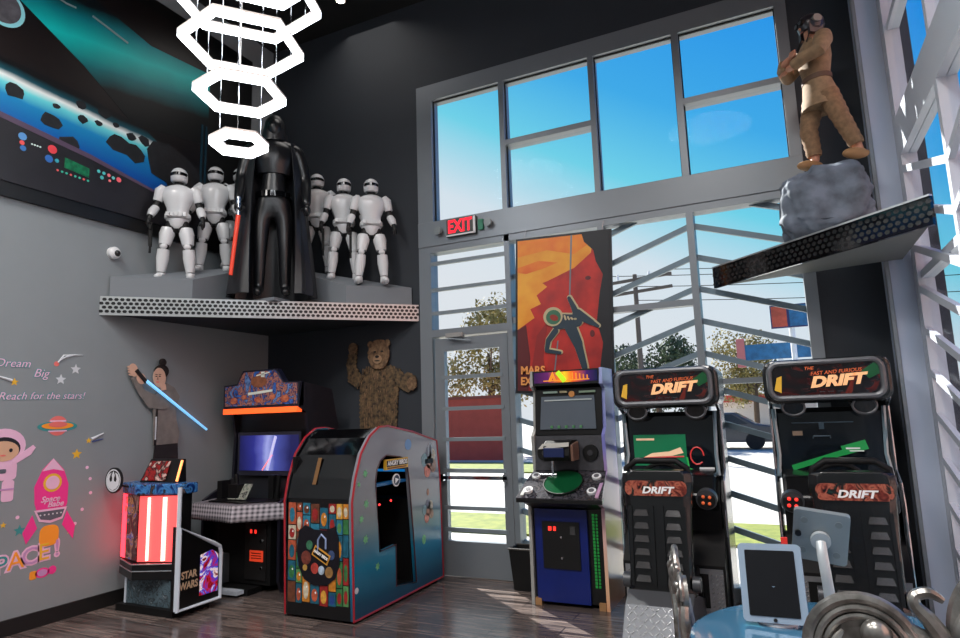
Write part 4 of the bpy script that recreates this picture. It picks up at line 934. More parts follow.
b = MB(); b.prism([(.30, -.70), (.33, -1.04), (.78, -1.10), (1.0, -.92), (1.0, -.70)], 'z', .70, .745, BLACK); b.box(.50, .62, -.98, -.90, .745, .88, MATTEB); b.box(.28, .34, -.9, -.8, .70, .90, MATTEB); b.box(.82, .88, -.82, -.74, .745, .95, MATTEB); b.cyl((.5, -.86, .745), (.47, -.86, .96), .02, MATTEB); b.cyl((.9, -.8, .74), (.93, -.8, .95), .02, MATTEB); part('controls', b, t)
b = MB(); b.add([(.50, -.98, .76), (.72, -.98, .76), (.72, -.90, .88), (.50, -.90, .88), (.50, -.985, .755), (.72, -.985, .755), (.72, -.905, .875), (.50, -.905, .875)], [(0, 1, 2, 3), (7, 6, 5, 4), (0, 4, 5, 1), (1, 5, 6, 2), (2, 6, 7, 3), (3, 7, 4, 0)], art_mat('card_art', [(40, 40, 44), (150, 150, 140), (60, 80, 70)], 20, seed=4)); part('instruction_card', b, t)
b = MB(); b.box(.42, 1.02, -.99, -.90, .06, .62, MATTEB); cb = part('lower_body', b, t)
cd = part('coin_door', MB().box(.74, .98, -1.0, -.99, .10, .56, mat('coin_door_black', (22, 20, 20), .4)), t)
b = MB(); b.box(.80, .82, -1.004, -1.0, .48, .51, mat('coin_lamp', (255, 60, 50), .4, emit=(255, 50, 40), es=1.2)); b.box(.85, .87, -1.004, -1.0, .48, .51, MATS['coin_lamp']); b.cyl((.93, -1.01, .42), (.93, -1.0, .42), .012, CHROME); b.cyl((.93, -1.01, .2), (.93, -1.0, .2), .01, CHROME); part('coin_slot', b, cd)
b = MB(); b.box(.80, .95, -1.005, -1.0, .25, .34, mat('orange_label', (230, 70, 40), .5, emit=(230, 60, 30), es=.25))
for i in range(3): b.box(.82, .93, -1.007, -1.005, .275 + .02 * i, .281 + .02 * i, MATTEB)
part('notice', b, cd)
part('base_bar', MB().box(.50, .86, -1.20, -1.10, .02, .05, WFR), t)
b = MB(); b.box(.30, .55, -1.05, -.9, .06, .30, mat('speaker_grey', (52, 54, 60), .6)); b.box(.45, .9, -1.12, -.95, .0, .05, MATTEB); part('foot_pedal_box', b, t)

# ---------------------------------------------------------------- big side-entry cabinet
t = thing('arcade_cabinet', 'large curved arcade cabinet with red edging, mosaic front and teal to grey side', 'arcade machine', (1.9, -.8, 0))
PR = [(-1.42, .02), (-1.44, .83), (-1.40, 1.0), (-1.33, 1.17), (-1.22, 1.29), (-1.10, 1.355), (-.98, 1.36), (-.60, 1.30), (-.20, 1.21), (-.15, .85), (-.13, .03)]
OP = [(-1.15, .95), (-1.13, 1.04), (-1.08, 1.10), (-1.0, 1.135), (-.80, 1.11), (-.70, 1.07), (-.67, .9), (-.62, .5), (-.58, .09), (-.88, .13), (-.88, .44), (-1.10, .43)]
SIDE = grad_mat('side_print_reflection', 'Z', [(.0, (34, 60, 84)), (.17, (24, 74, 100)), (.42, (30, 118, 150)), (.62, (92, 122, 136)), (.8, (116, 120, 128)), (1.5, (128, 128, 138))], .22, noise=.10, nscale=3)  # printed gradient with the window's reflection painted into its teal
def frame_poly(b, outer, inner, x0, x1, m):
    # ring of quads between outline and opening
    import mathutils.geometry as mg
    pts = outer + inner; no, ni = len(outer), len(inner)
    r = mg.delaunay_2d_cdt([Vector(p) for p in pts], [(i, (i + 1) % no) for i in range(no)] + [(no + i, no + (i + 1) % ni) for i in range(ni)], [], 0, 1e-6)
    vs, fs = r[0], r[2]
    def inside(p, poly):
        c_ = False
        for i in range(len(poly)):
            a, d = poly[i], poly[i - 1]
            if (a[1] > p[1]) != (d[1] > p[1]) and p[0] < (d[0] - a[0]) * (p[1] - a[1]) / (d[1] - a[1]) + a[0]: c_ = not c_
        return c_
    keep = []
    for f_ in fs:
        cx_ = sum(vs[i][0] for i in f_) / len(f_); cy_ = sum(vs[i][1] for i in f_) / len(f_)
        if inside((cx_, cy_), outer) and not inside((cx_, cy_), inner): keep.append(tuple(f_))
    n = len(vs)
    V = [(x0, p[0], p[1]) for p in vs] + [(x1, p[0], p[1]) for p in vs]
    F = keep + [tuple(i + n for i in f_[::-1]) for f_ in keep]
    F += [(i, (i + 1) % no, (i + 1) % no + n, i + n) for i in range(no)]
    F += [(no + i, no + (i + 1) % ni, no + (i + 1) % ni + n, no + i + n) for i in range(ni)]
    b.add(V, F, m)
b = MB(); b.prism(PR, 'x', 1.57, 1.60, GLOSSB); part('side_panel', b, t)
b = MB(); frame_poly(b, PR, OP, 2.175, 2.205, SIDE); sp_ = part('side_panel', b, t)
for x in (1.57, 2.205): part('edge_molding', MB().tube([(x - (.0 if x > 2 else -.01), y, z) for y, z in PR], .009, REDM, 6, closed=True), t)
part('opening_trim', MB().tube([(2.206, y, z) for y, z in OP], .006, mat('opening_edge', (60, 20, 30), .4), 6, closed=True), t)
b = MB(); b.box(1.60, 2.175, -1.40, -.15, .02, .10, MATTEB); b.box(1.60, 2.175, -.17, -.15, .1, 1.2, MATTEB); b.box(1.60, 1.62, -1.38, -.17, .1, 1.15, MATTEB); part('interior', b, t)
b = MB(); b.prism([(-1.43, .85), (-1.39, 1.0), (-1.32, 1.16), (-1.21, 1.28), (-1.10, 1.345), (-.98, 1.35), (-.60, 1.29), (-.21, 1.2), (-.21, 1.18), (-.60, 1.27), (-.98, 1.33), (-1.09, 1.325), (-1.19, 1.265), (-1.30, 1.15), (-1.37, .99), (-1.41, .85)], 'x', 1.60, 2.175, GLOSSB); hood = part('hood', b, t)
part('tape_strip', MB().add([(1.82, -1.413, .95), (1.855, -1.413, .95), (1.855, -1.345, 1.14), (1.82, -1.345, 1.14)], [(0, 1, 2, 3)], mat('brown_strip', (110, 78, 44), .4)), hood)
b = MB(); b.box(1.60, 2.175, -1.425, -1.395, .02, .85, BLACK); fp = part('front_panel', b, t)
b = MB(); rn = random.Random(11); pal = [(44, 124, 152), (206, 132, 44), (158, 40, 40), (56, 120, 70), (214, 204, 180), (40, 70, 140), (222, 166, 66), (110, 64, 44), (90, 150, 90), (30, 96, 120), (190, 90, 60)]
cols_ = [1.607, 1.685, 1.745, 1.82, 1.905, 1.985, 2.055, 2.115, 2.168]
for ci in range(8):
    z = .10 + rn.uniform(0, .02)
    while z < .80:
        h_ = rn.uniform(.10, .19); z1 = min(.825, z + h_)
        if z1 - z > .04:
            c_ = rn.choice(pal); m_ = mat('tile_%d_%d_%d' % c_, c_, .35, noise=.4, nscale=30)
            x0, x1 = cols_[ci] + .004, cols_[ci + 1] - .004
            b.box(x0, x1, -1.429, -1.425, z, z1 - .008, m_)
            c2 = rn.choice(pal); m2 = mat('tile_%d_%d_%d' % c2, c2, .35, noise=.4, nscale=30)
            if c2 != c_:
                b.prism(ell((x0 + x1) / 2, z + (z1 - z) * .42, (x1 - x0) * .36, (z1 - z) * .32, 12), 'y', -1.431, -1.429, m2)
                if rn.random() < .4: b.prism(ell((x0 + x1) / 2 + .01, z + (z1 - z) * .55, .006, .008, 8), 'y', -1.433, -1.431, TEXTW)
        z = z1
part('mosaic', b, fp)
b = MB()
shield = [(1.72, .62), (1.78, .66), (1.86, .63), (1.97, .63), (2.05, .66), (2.08, .58), (2.09, .40), (2.05, .30), (1.98, .25), (1.86, .24), (1.77, .28), (1.72, .36), (1.70, .48)]
b.prism(shield, 'y', -1.437, -1.431, mat('shield_black', (14, 13, 22), .35))
for (x, z, r, c_) in ((1.79, .43, .045, (120, 60, 50)), (1.87, .36, .035, (190, 70, 60)), (1.93, .35, .028, (180, 200, 220)), (2.0, .34, .035, (160, 120, 70)), (1.82, .52, .03, (60, 120, 90)), (2.02, .46, .03, (60, 80, 120)), (1.78, .36, .02, (200, 160, 80))):
    b.prism(ell(x, z, r, r * 1.1, 14), 'y', -1.440, -1.437, mat('blob_%d_%d_%d' % c_, c_, .4, noise=.4, nscale=40))
b.tube([(1.90, -1.44, .48), (1.90, -1.44, .56), (1.93, -1.44, .60), (1.97, -1.44, .57), (1.97, -1.44, .50)], .007, mat('steel_blue_print', (130, 150, 190), .4), 6)
b.beam((1.86, -1.441, .49), (2.0, -1.441, .42), .075, .004, mat('sign_gold', (196, 140, 50), .4)); b.beam((1.87, -1.443, .485), (1.99, -1.443, .425), .055, .004, MATTEB)
part('shield_art', b, fp)
part('lettering', MB().text('ANGRY BIRDS', .027, MF(1.93, -1.447, .458, -.44), TEXTW, .001, sx=.8, bold=.001), fp)
# inside glow and sign
b = MB(); b.box(1.62, 2.17, -.60, -.19, .10, .75, MATTEB); b.box(1.62, 2.17, -.40, -.19, .75, 1.15, BLACK); part('inner_console', b, t)
b = MB(); b.box(1.64, 2.16, -.42, -.40, .955, .975, mat('blue_glow', (20, 90, 140), .4, emit=(20, 110, 180), es=.8)); b.box(2.10, 2.168, -1.08, -.66, .90, .92, mat('blue_rim', (14, 50, 80), .3, emit=(14, 80, 130), es=.35)); part('blue_strip', b, t)
b = MB(); b.ball((2.15, -1.02, .76), .009, mat('red_led', (255, 50, 50), .4, emit=(255, 60, 60), es=2), 8); b.ball((2.15, -.86, .77), .009, MATS['red_led'], 8); part('led', b, t)
b = MB(); b.box(2.19, 2.215, -1.02, -.70, 1.02, 1.10, mat('sign_yellow', (214, 168, 50), .4)); b.box(2.215, 2.218, -1.01, -.71, 1.045, 1.09, MATTEB); b.box(2.215, 2.218, -1.0, -.73, 1.027, 1.037, mat('sign_brown', (120, 70, 20), .5)); sg = part('name_sign', b, t)
part('lettering', MB().text('ANGRY BIRDS', .05, ML(2.219, -.86, 1.068), TEXTW, .001, sx=.9, bold=.001), sg)
b = MB(); b.cyl((2.19, -.85, .93), (2.20, -.85, .93), .05, WHITE, 24); b.cyl((2.20, -.85, .93), (2.203, -.85, .93), .040, mat('badge_blue', (16, 30, 60), .4), 24); b.prism([(-.875, .905), (-.875, .95), (-.825, .935)], 'x', 2.203, 2.206, WHITE); part('round_badge', b, t)
b = MB(); GN = mat('sticker_green', (110, 190, 130), .4, noise=.4, nscale=40)
for y, z, r in ((-1.28, 1.02, .032), (-1.27, .80, .035), (-1.33, .70, .03), (-1.28, .55, .035), (-1.13, .33, .03), (-1.36, .95, .02)): b = MB(); b.prism(star(y, z, r, .55, 6, .3), 'x', 2.205, 2.207, GN); part('sticker', b, sp_)
CLU = [((206, 150, 130), 0, 0), ((150, 110, 90), .06, -.03), ((120, 150, 160), -.07, .02), ((214, 120, 100), -.03, -.06), ((180, 170, 150), .05, .05), ((90, 90, 110), .0, .07)]
for cy, cz, s_ in ((-.34, 1.03, 1.15), (-.37, .62, .85)):
    b = MB()
    for c_, dy, dz in CLU: b.prism(ell(cy + dy * s_, cz + dz * s_, .045 * s_, .05 * s_, 12), 'x', 2.205, 2.2075, mat('cluster_%d_%d_%d' % c_, c_, .4, noise=.45, nscale=40))
    part('cluster_sticker', b, sp_)
b = MB(); b.tube([(2.208, -.36, 1.10), (2.208, -.36, 1.16), (2.208, -.33, 1.19), (2.208, -.30, 1.16), (2.208, -.30, 1.10)], .007, mat('hook_print', (160, 170, 180), .4), 6)
b.box(2.2075, 2.209, -.41, -.27, 1.02, 1.06, MATTEB); b.prism(ell(-.37, .78, .02, .03, 10), 'x', 2.205, 2.207, PGREY); b.prism(ell(-.45, .40, .03, .04, 10), 'x', 2.205, 2.207, GN); b.prism(ell(-1.39, .22, .022, .022, 10), 'x', 2.205, 2.207, WHI)
b.prism(ell(-.68, 1.20, .05, .045, 14), 'x', 2.205, 2.207, mat('print_sky', (90, 130, 180), .4))
part('small_prints', b, sp_)

# ---------------------------------------------------------------- upright cabinet with periscope viewer
t = thing('upright_cabinet', 'upright arcade cabinet with blue front, round green dial and periscope viewer', 'arcade machine', (3.5, -.35, 0))
PRO = [(-.55, 0), (-.55, .72), (-.70, .78), (-.70, .82), (-.40, .97), (-.42, 1.24), (-.36, 1.30), (-.33, 1.60), (-.40, 1.635), (-.38, 1.762), (-.07, 1.762), (-.07, 0)]
SART = grad_mat('cabinet_print_reflection', 'Z', [(0, (196, 120, 70)), (.35, (222, 176, 140)), (.7, (210, 170, 170)), (1.0, (190, 150, 180)), (1.3, (120, 120, 190)), (1.8, (150, 160, 210))], .2, noise=.3, nscale=3)  # side art, its pale tones also carrying the reflected right windows
part('side_panel', MB().prism(PRO, 'x', 3.20, 3.225, mat('side_grey', (150, 150, 146), .35)), t); part('side_panel', MB().prism(PRO, 'x', 3.775, 3.80, SART), t)
part('body', MB().prism([(-.52, .03), (-.52, .70), (-.67, .77), (-.38, .93), (-.38, 1.22), (-.31, 1.30), (-.28, 1.58), (-.35, 1.64), (-.34, 1.745), (-.08, 1.745), (-.08, .03)], 'x', 3.225, 3.775, BLACK), t)
BLU = mat('blue_front', (10, 30, 104), .3, noise=.15, nscale=5)
b = MB(); b.box(3.25, 3.66, -.545, -.52, .03, .70, BLU); fr = part('front_panel', b, t)
cd = part('coin_door', MB().box(3.31, 3.60, -.555, -.545, .27, .61, mat('coin_black', (10, 9, 10), .4)), fr)
b = MB(); b.box(3.36, 3.385, -.56, -.555, .545, .575, MATS['coin_lamp']); b.box(3.40, 3.42, -.56, -.555, .545, .575, MATS['coin_lamp']); b.box(3.53, 3.57, -.56, -.555, .52, .58, mat('coin_grey', (60, 60, 62), .4)); b.cyl((3.46, -.565, .50), (3.46, -.555, .50), .008, CHROME); b.cyl((3.46, -.565, .35), (3.46, -.555, .35), .008, CHROME)
part('coin_slot', b, cd)
b = MB(); GLD = mat('green_led', (30, 110, 50), .4, emit=(30, 180, 70), es=.2); 
for i in range(22): b.box(3.695, 3.712, -.53, -.522, .15 + .024 * i, .167 + .024 * i, GLD); b.box(3.722, 3.735, -.53, -.522, .15 + .024 * i, .165 + .024 * i, GLD)
part('light_strip', b, t)
b = MB()
for x in (3.23, 3.72): b.box(x, x + .05, -.55, -.50, .0, .05, mat('wood_block', (150, 110, 70), .6))
part('foot', b, t)
# control panel
PAN = art_mat('panel_art', [(40, 40, 48), (70, 68, 74), (28, 28, 34), (96, 88, 90)], 14, .25, seed=6)
def slab(b, pts, th, m):
    a = [Vector(p) for p in pts]; n_ = (a[1] - a[0]).cross(a[2] - a[1]).normalized(); k_ = len(a)
    b.add(a + [p + n_ * th for p in a], [list(range(k_))[::-1], list(range(k_, 2 * k_))] + [(i, (i + 1) % k_, (i + 1) % k_ + k_, i + k_) for i in range(k_)], m)
b = MB(); slab(b, [(3.17, -.71, .79), (3.83, -.71, .79), (3.81, -.55, .89), (3.79, -.40, .965), (3.21, -.40, .965), (3.19, -.55, .89)], .012, PAN); b.prism([(3.17, -.71), (3.83, -.71), (3.80, -.55), (3.20, -.55)], 'z', .765, .79, BLACK); cp = part('control_panel', b, t)
pn = Vector((0, -.50, .83)).normalized()
Mp = MX((3.50, -.565, .90), (1, 0, 0), (0, .87, .49))
b = MB(); b.cyl(Mp @ Vector((0, 0, -.01)), Mp @ Vector((0, 0, .008)), .145, mat('dial_green', (14, 70, 40), .15), 36); b.tube([Mp @ Vector((.15 * math.cos(2 * PI * i / 32), .15 * math.sin(2 * PI * i / 32), .006)) for i in range(32)], .006, MATTEB, 6, closed=True); part('dial', b, cp)
for x, y in ((-.25, -.10), (.24, -.10), (.24, .08), (-.24, .08)):
    b = MB(); b.cyl(Mp @ Vector((x, y, -.01)), Mp @ Vector((x, y, .008)), .035, WHITE, 20); b.cyl(Mp @ Vector((x, y, .008)), Mp @ Vector((x, y, .012)), .02, mat('button_grey', (90, 90, 96), .4), 16); part('button', b, cp)
# viewer panel and periscope
b = MB(); slab(b, [(3.225, -.405, .975), (3.775, -.405, .975), (3.775, -.375, 1.24), (3.225, -.375, 1.24)], .012, mat('viewer_panel_grey', (54, 54, 60), .5, noise=.3, nscale=30)); vp = part('viewer_panel', b, t)
for x in (3.31, 3.68):
    b = MB(); b.cyl((x, -.425, 1.11), (x, -.395, 1.11), .06, MATTEB, 24); b.cyl((x, -.43, 1.11), (x, -.42, 1.11), .022, mat('cone_grey', (50, 50, 54), .4), 16); part('speaker', b, vp)
b = MB(); b.prism([(-.60, 1.06), (-.63, 1.10), (-.62, 1.17), (-.56, 1.21), (-.42, 1.21), (-.42, 1.06)], 'x', 3.37, 3.58, MATTEB); b.box(3.38, 3.54, -.645, -.62, 1.09, 1.16, mat('eyepiece_blue', (30, 40, 80), .15)); b.prism([(-.60, 1.06), (-.61, 1.18), (-.45, 1.20), (-.45, 1.06)], 'x', 3.58, 3.60, mat('brass_side', (120, 92, 78), .35)); b.add([(3.33, -.62, 1.15), (3.36, -.60, 1.19), (3.58, -.63, 1.20), (3.58, -.64, 1.17)], [(0, 1, 2, 3)], mat('pale_edge', (170, 168, 160), .3)); part('periscope', b, vp, bev=.004)
b = MB(); b.cyl((3.40, -.50, 1.06), (3.40, -.50, .93), .012, CHROME, 10); b.cyl((3.29, -.50, .95), (3.43, -.50, .95), .012, CHROME, 10); part('handle', b, vp)
# monitor and marquee
b = MB(); slab(b, [(3.225, -.37, 1.245), (3.775, -.37, 1.245), (3.775, -.335, 1.61), (3.225, -.335, 1.61)], .012, MATTEB); mo = part('monitor_bezel', b, t)
b = MB(); slab(b, [(3.27, -.382, 1.29), (3.73, -.382, 1.29), (3.72, -.352, 1.55), (3.28, -.352, 1.55)], .008, mat('crt_grey', (84, 92, 102), .12)); part('screen', b, mo)
b = MB()
for x0, x1, z, c_ in ((3.30, 3.42, 1.585, (130, 150, 140)), (3.44, 3.50, 1.585, (150, 140, 110)), (3.60, 3.73, 1.58, (120, 140, 120))): b.box(x0, x1, -.366, -.352, z - .008, z + .008, mat('hud_%d' % c_[0], c_, .4))
b.cyl((3.54, -.372, 1.565), (3.54, -.352, 1.565), .024, mat('hud_amber', (190, 130, 70), .4), 16); b.box(3.31, 3.70, -.372, -.362, 1.515, 1.525, mat('hud_pale', (170, 180, 180), .4))
for i in range(5): b.box(3.36 + .06 * i, 3.38 + .06 * i, -.398, -.385, 1.30, 1.32, mat('hud_green', (70, 130, 80), .4))
part('printed_art', b, mo)
b = MB(); b.box(3.225, 3.775, -.395, -.35, 1.64, 1.757, BLACK); mq = part('marquee', b, t)
MART = grad_mat('marquee_glow', 'X', [(-.27, (20, 16, 60)), (-.12, (90, 30, 90)), (-.02, (220, 110, 30)), (.02, (240, 190, 40)), (.08, (220, 90, 30)), (.2, (60, 26, 90)), (.28, (16, 20, 60))], .2, es=.6, noise=.05)
part('art_panel', MB().box(3.24, 3.765, -.40, -.395, 1.66, 1.745, MART), mq)
b = MB(); YG = mat('marquee_green', (180, 220, 40), .3, emit=(170, 220, 30), es=.6); OY = mat('marquee_amber', (236, 150, 40), .3, emit=(236, 140, 40), es=.4)
b.beam((3.44, -.402, 1.745), (3.50, -.402, 1.668), .04, .004, YG); b.prism([(3.36, 1.67), (3.40, 1.75), (3.43, 1.67), (3.41, 1.67), (3.40, 1.70), (3.385, 1.67)], 'y', -.404, -.400, OY)
for i in range(6): b.box(3.53 + .03 * i, 3.54 + .03 * i, -.404, -.40, 1.68, 1.74 - .006 * i, OY); 
b.box(3.32, 3.70, -.403, -.4, 1.672, 1.68, OY)
part('marquee_figures', b, mq)

# ---------------------------------------------------------------- waste bin
bn = thing('waste_bin', 'small black tapered waste bin between glass door and upright cabinet', 'bin', (3.0, -.18, 0))
b = MB(); o_ = [(-.095, -.095), (.095, -.095), (.095, .095), (-.095, .095)]
vs = [(3.0 + x * s_, -.18 + y * s_, z) for s_, z in ((.72, 0), (1, .33), (.93, .33), (.66, .02)) for x, y in o_]
b.add(vs, [(0, 1, 2, 3)] + [(j * 4 + i, j * 4 + (i + 1) % 4, (j + 1) * 4 + (i + 1) % 4, (j + 1) * 4 + i) for j in range(3) for i in range(4)] + [(12, 13, 14, 15)], MATTEB)
part('body', b, bn); part('rim', MB().tube([(3.0 + x * 1.03, -.18 + y * 1.03, .33) for x, y in o_], .008, mat('bin_rim', (70, 66, 64), .4), 8, closed=True), bn)

# ---------------------------------------------------------------- driving games
DK = mat('racer_black', (12, 13, 15), .25, coat=.2); DG = mat('racer_grey', (70, 72, 76), .35, .3)
def racer(label, screen_art):
    t = thing('driving_game', label, 'arcade machine', (0, 0, 0), 'driving games at the window', world=False)
    w = .34
    b = MB(); b.prism([(-.60, .10), (-.62, .80), (-.55, .92), (-.42, 1.0), (-.38, 1.40), (-.10, 1.40), (-.10, .02), (-.55, .02)], 'x', -w + .03, w - .03, MATTEB); b.build('body', t)
    for sg in (-1, 1):
        pr = [(-.62, .04), (-.64, .80), (-.60, .93), (-.46, 1.0), (-.45, 1.40), (-.58, 1.45), (-.58, 1.70), (-.10, 1.66), (-.08, .04)]
        b = MB(); b.prism(pr, 'x', sg * w - (.015 if sg > 0 else 0), sg * w + (0 if sg > 0 else .015), DK); sp = b.build('side_panel', t)
        b = MB(); b.tube([(sg * (w + .004), y, z) for y, z in pr[:7]], .008, mat('side_chrome', (160, 168, 176), .25, .9), 6); b.build('side_trim', sp)
    # marquee pod
    b = MB(); b.prism(rrect(-.365, .365, 1.43, 1.715, .07), 'y', -.64, -.20, DK); pod = b.build('marquee_pod', t, bev=.02)
    b = MB(); pts = [(x, -.655, z) for x, z in rrect(-.325, .315, 1.465, 1.69, .06, 6)]; b.tube(pts, .018, mat('frame_grey', (96, 98, 102), .35, .4), 8, closed=True); b.build('marquee_frame', pod)
    b = MB(); b.prism(rrect(-.32, .31, 1.47, 1.685, .055), 'y', -.652, -.64, art_mat('race_art', [(10, 8, 10), (60, 14, 14), (14, 12, 16), (24, 20, 24), (110, 34, 24), (12, 10, 12)], 6, .1, es=.1, seed=9)); mp_ = b.build('marquee_art', pod)
    b = MB(); GRN = mat('flash_green', (14, 84, 44), .3); b.prism([(.20, 1.62), (.29, 1.68), (.30, 1.60), (.24, 1.57)], 'y', -.656, -.652, GRN); b.prism([(-.30, 1.52), (-.28, 1.60), (-.25, 1.61), (-.26, 1.50)], 'y', -.656, -.652, YEL)
    for i in range(3): b.beam((-.04 + .05 * i, -.655, 1.50), (-.01 + .05 * i, -.655, 1.46 + .04), .004, .002, DG)
    b.build('printed_art', mp_)
    GOLD = mat('drift_gold', (240, 190, 140), .35, emit=(240, 170, 110), es=.35); ORR = mat('drift_orange', (226, 110, 60), .4, emit=(220, 90, 40), es=.25)
    b = MB(); b.text('DRIFT', .092, MF(.06, -.658, 1.565, .05), GOLD, .002, shear=.3, sx=1.22, bold=.005); b.text('FAST AND FURIOUS', .032, MF(.06, -.658, 1.622, .05), ORR, .0015, shear=.25, sx=1.0); b.text('THE', .03, MF(-.09, -.658, 1.65, .0), ORR, .001, shear=.25); b.build('lettering', mp_)
    for sx_ in (-.2, .2):
        b = MB(); b.cyl((sx_, -.62, 1.405), (sx_, -.50, 1.42), .072, DK, 24); b.tube([(sx_ + .066 * math.cos(2 * PI * i / 24), -.622, 1.405 + .05 * math.sin(2 * PI * i / 24)) for i in range(24)], .008, DG, 6, closed=True); b.build('speaker', t)
    # screen
    b = MB(); b.box(-.30, .30, -.475, -.46, .98, 1.37, mat('dark_screen', (16, 22, 28), .08)); s_ = b.build('screen', t)
    b = MB(); TG = mat('reflected_green', (16, 96, 62), .3, emit=(16, 110, 70), es=.35); RD = mat('screen_red', (190, 50, 50), .3, emit=(200, 50, 50), es=.35); PK = mat('screen_cream', (236, 196, 160), .4, emit=(236, 196, 160), es=.25)
    GR2 = mat('screen_grey', (70, 90, 104), .3)
    if screen_art == 0:
        b.box(-.27, .10, -.48, -.476, 1.02, 1.24, TG); b.box(-.25, -.12, -.484, -.48, 1.20, 1.215, PK)  # green patch painted as a glowing reflection on the dark screen
        b.add([(x, -.484, z) for x, z in ((-.2, 1.08), (-.14, 1.11), (-.02, 1.12), (.06, 1.15), (.08, 1.11), (.0, 1.09))], [(0, 1, 2, 3, 4, 5)], PK); b.tube([(-.2, -.484, 1.075), (.08, -.484, 1.085)], .006, RD, 6)
        b.tube([(.17 + .045 * math.cos(a * .5), -.482, 1.09 + .06 * math.sin(a * .5)) for a in range(12)], .005, RD, 6); b.box(.18, .28, -.482, -.476, .995, 1.01, WHITE)
        b.tube([(.10, -.482, 1.08), (.11, -.482, 1.0), (.15, -.482, .99)], .006, mat('screen_lime', (30, 160, 70), .3, emit=(30, 160, 70), es=.4), 6)
    else:
        b.beam((-.24, -.48, 1.01), (.19, -.48, 1.15), .035, .004, mat('banner_green', (24, 120, 60), .3, emit=(24, 130, 60), es=.35)); b.beam((.06, -.484, 1.12), (.2, -.484, 1.16), .06, .004, MATS['banner_green']); b.box(.08, .16, -.488, -.484, 1.13, 1.14, WHITE); b.box(.10, .18, -.488, -.484, 1.115, 1.122, WHITE)
        b.box(-.22, .14, -.48, -.476, 1.30, 1.306, GR2); b.box(-.06, -.03, -.482, -.476, 1.26, 1.30, GR2); b.tube([(-.10, -.48, 1.20), (-.10, -.48, 1.215), (.0, -.48, 1.215), (.0, -.48, 1.20)], .004, GR2, 6)
        b.box(-.22, -.16, -.48, -.476, 1.22, 1.25, mat('screen_tan', (140, 120, 100), .4))
    b.build('picture', s_)
    b = MB()
    for sx_ in (-.325, .312): b.tube([(sx_, -.50, 1.40), (sx_ * .96, -.49, 1.1), (sx_, -.55, .96)], .014, mat('clear_shield', (120, 140, 150), .1, .4), 6)
    b.build('shield_rail', t)
    # dash, wheel, shifter
    b = MB(); b.prism([(-.80, .78), (-.82, .86), (-.70, .98), (-.46, 1.0), (-.46, .70)], 'x', -.30, .30, DK); dash = b.build('dashboard', t, bev=.015)
    b = MB(); b.tube([(-.0 + .15 * math.cos(2 * PI * i / 28), -.86 - .05 * math.sin(2 * PI * i / 28), .93 + .14 * math.sin(2 * PI * i / 28)) for i in range(28)], .016, MATTEB, 8, closed=True)
    for a in (0, 2.1, 4.2): b.cyl((0, -.84, .93), (.14 * math.cos(a + .5), -.86, .93 + .13 * math.sin(a + .5)), .012, DG, 6)
    b.cyl((0, -.87, .93), (0, -.78, .91), .04, MATTEB, 16); b.build('steering_wheel', dash)
    sx_ = .25 if screen_art == 0 else -.26
    b = MB(); b.cyl((sx_, -.845, .835), (sx_, -.79, .845), .065, DG, 28); b.cyl((sx_, -.85, .835), (sx_, -.80, .835), .055, MATTEB, 28)
    for a in range(4): b.ball((sx_ + .028 * math.cos(a * PI / 2 + .7), -.852, .835 + .028 * math.sin(a * PI / 2 + .7)), .011, MATS['drift_orange'] if screen_art == 0 else MATS['coin_lamp'], 8)
    b.build('button_ring', dash)
    b = MB(); b.cyl((.14, -.80, .80), (.14, -.82, .95), .012, CHROME, 8); b.ball((.14, -.82, .96), .025, mat('knob_green', (20, 120, 50), .3), 12); b.build('shifter', dash)
    # lower console with tread plate
    b = MB(); b.prism([(-.80, .04), (-.80, .42), (-.60, .62), (-.56, .62), (-.56, .04)], 'x', -.325, .325, MATTEB); lc = b.build('lower_console', t)
    b = MB()
    b.box(-.31, .31, -.806, -.80, .10, .16, DIAM2); b.box(.22, .31, -.806, -.80, .16, .40, DIAM2); b.box(-.31, -.22, -.806, -.80, .16, .40, DIAM2); b.box(-.22, .22, -.806, -.80, .37, .40, DIAM2)
    for i in range(14):
        for j in range(2): b.beam((-.30 + .045 * i, -.807, .11 + .025 * j), (-.285 + .045 * i, -.807, .125 + .025 * j), .005, .003, CHROME)
    for i in range(8):
        for xx in (.235, .265, .29, -.235, -.265, -.29): b.beam((xx, -.807, .17 + .027 * i), (xx + .014, -.807, .182 + .027 * i), .005, .003, CHROME)
    b.build('tread_plate', lc)
    b = MB(); b.box(.02, .18, -.808, -.80, .20, .34, BLACK); b.prism([(.05, .22), (.15, .25), (.16, .29), (.10, .28), (.07, .31), (.05, .26)], 'y', -.812, -.808, MATS['screen_red']); b.build('pedal_badge', lc)
    return t
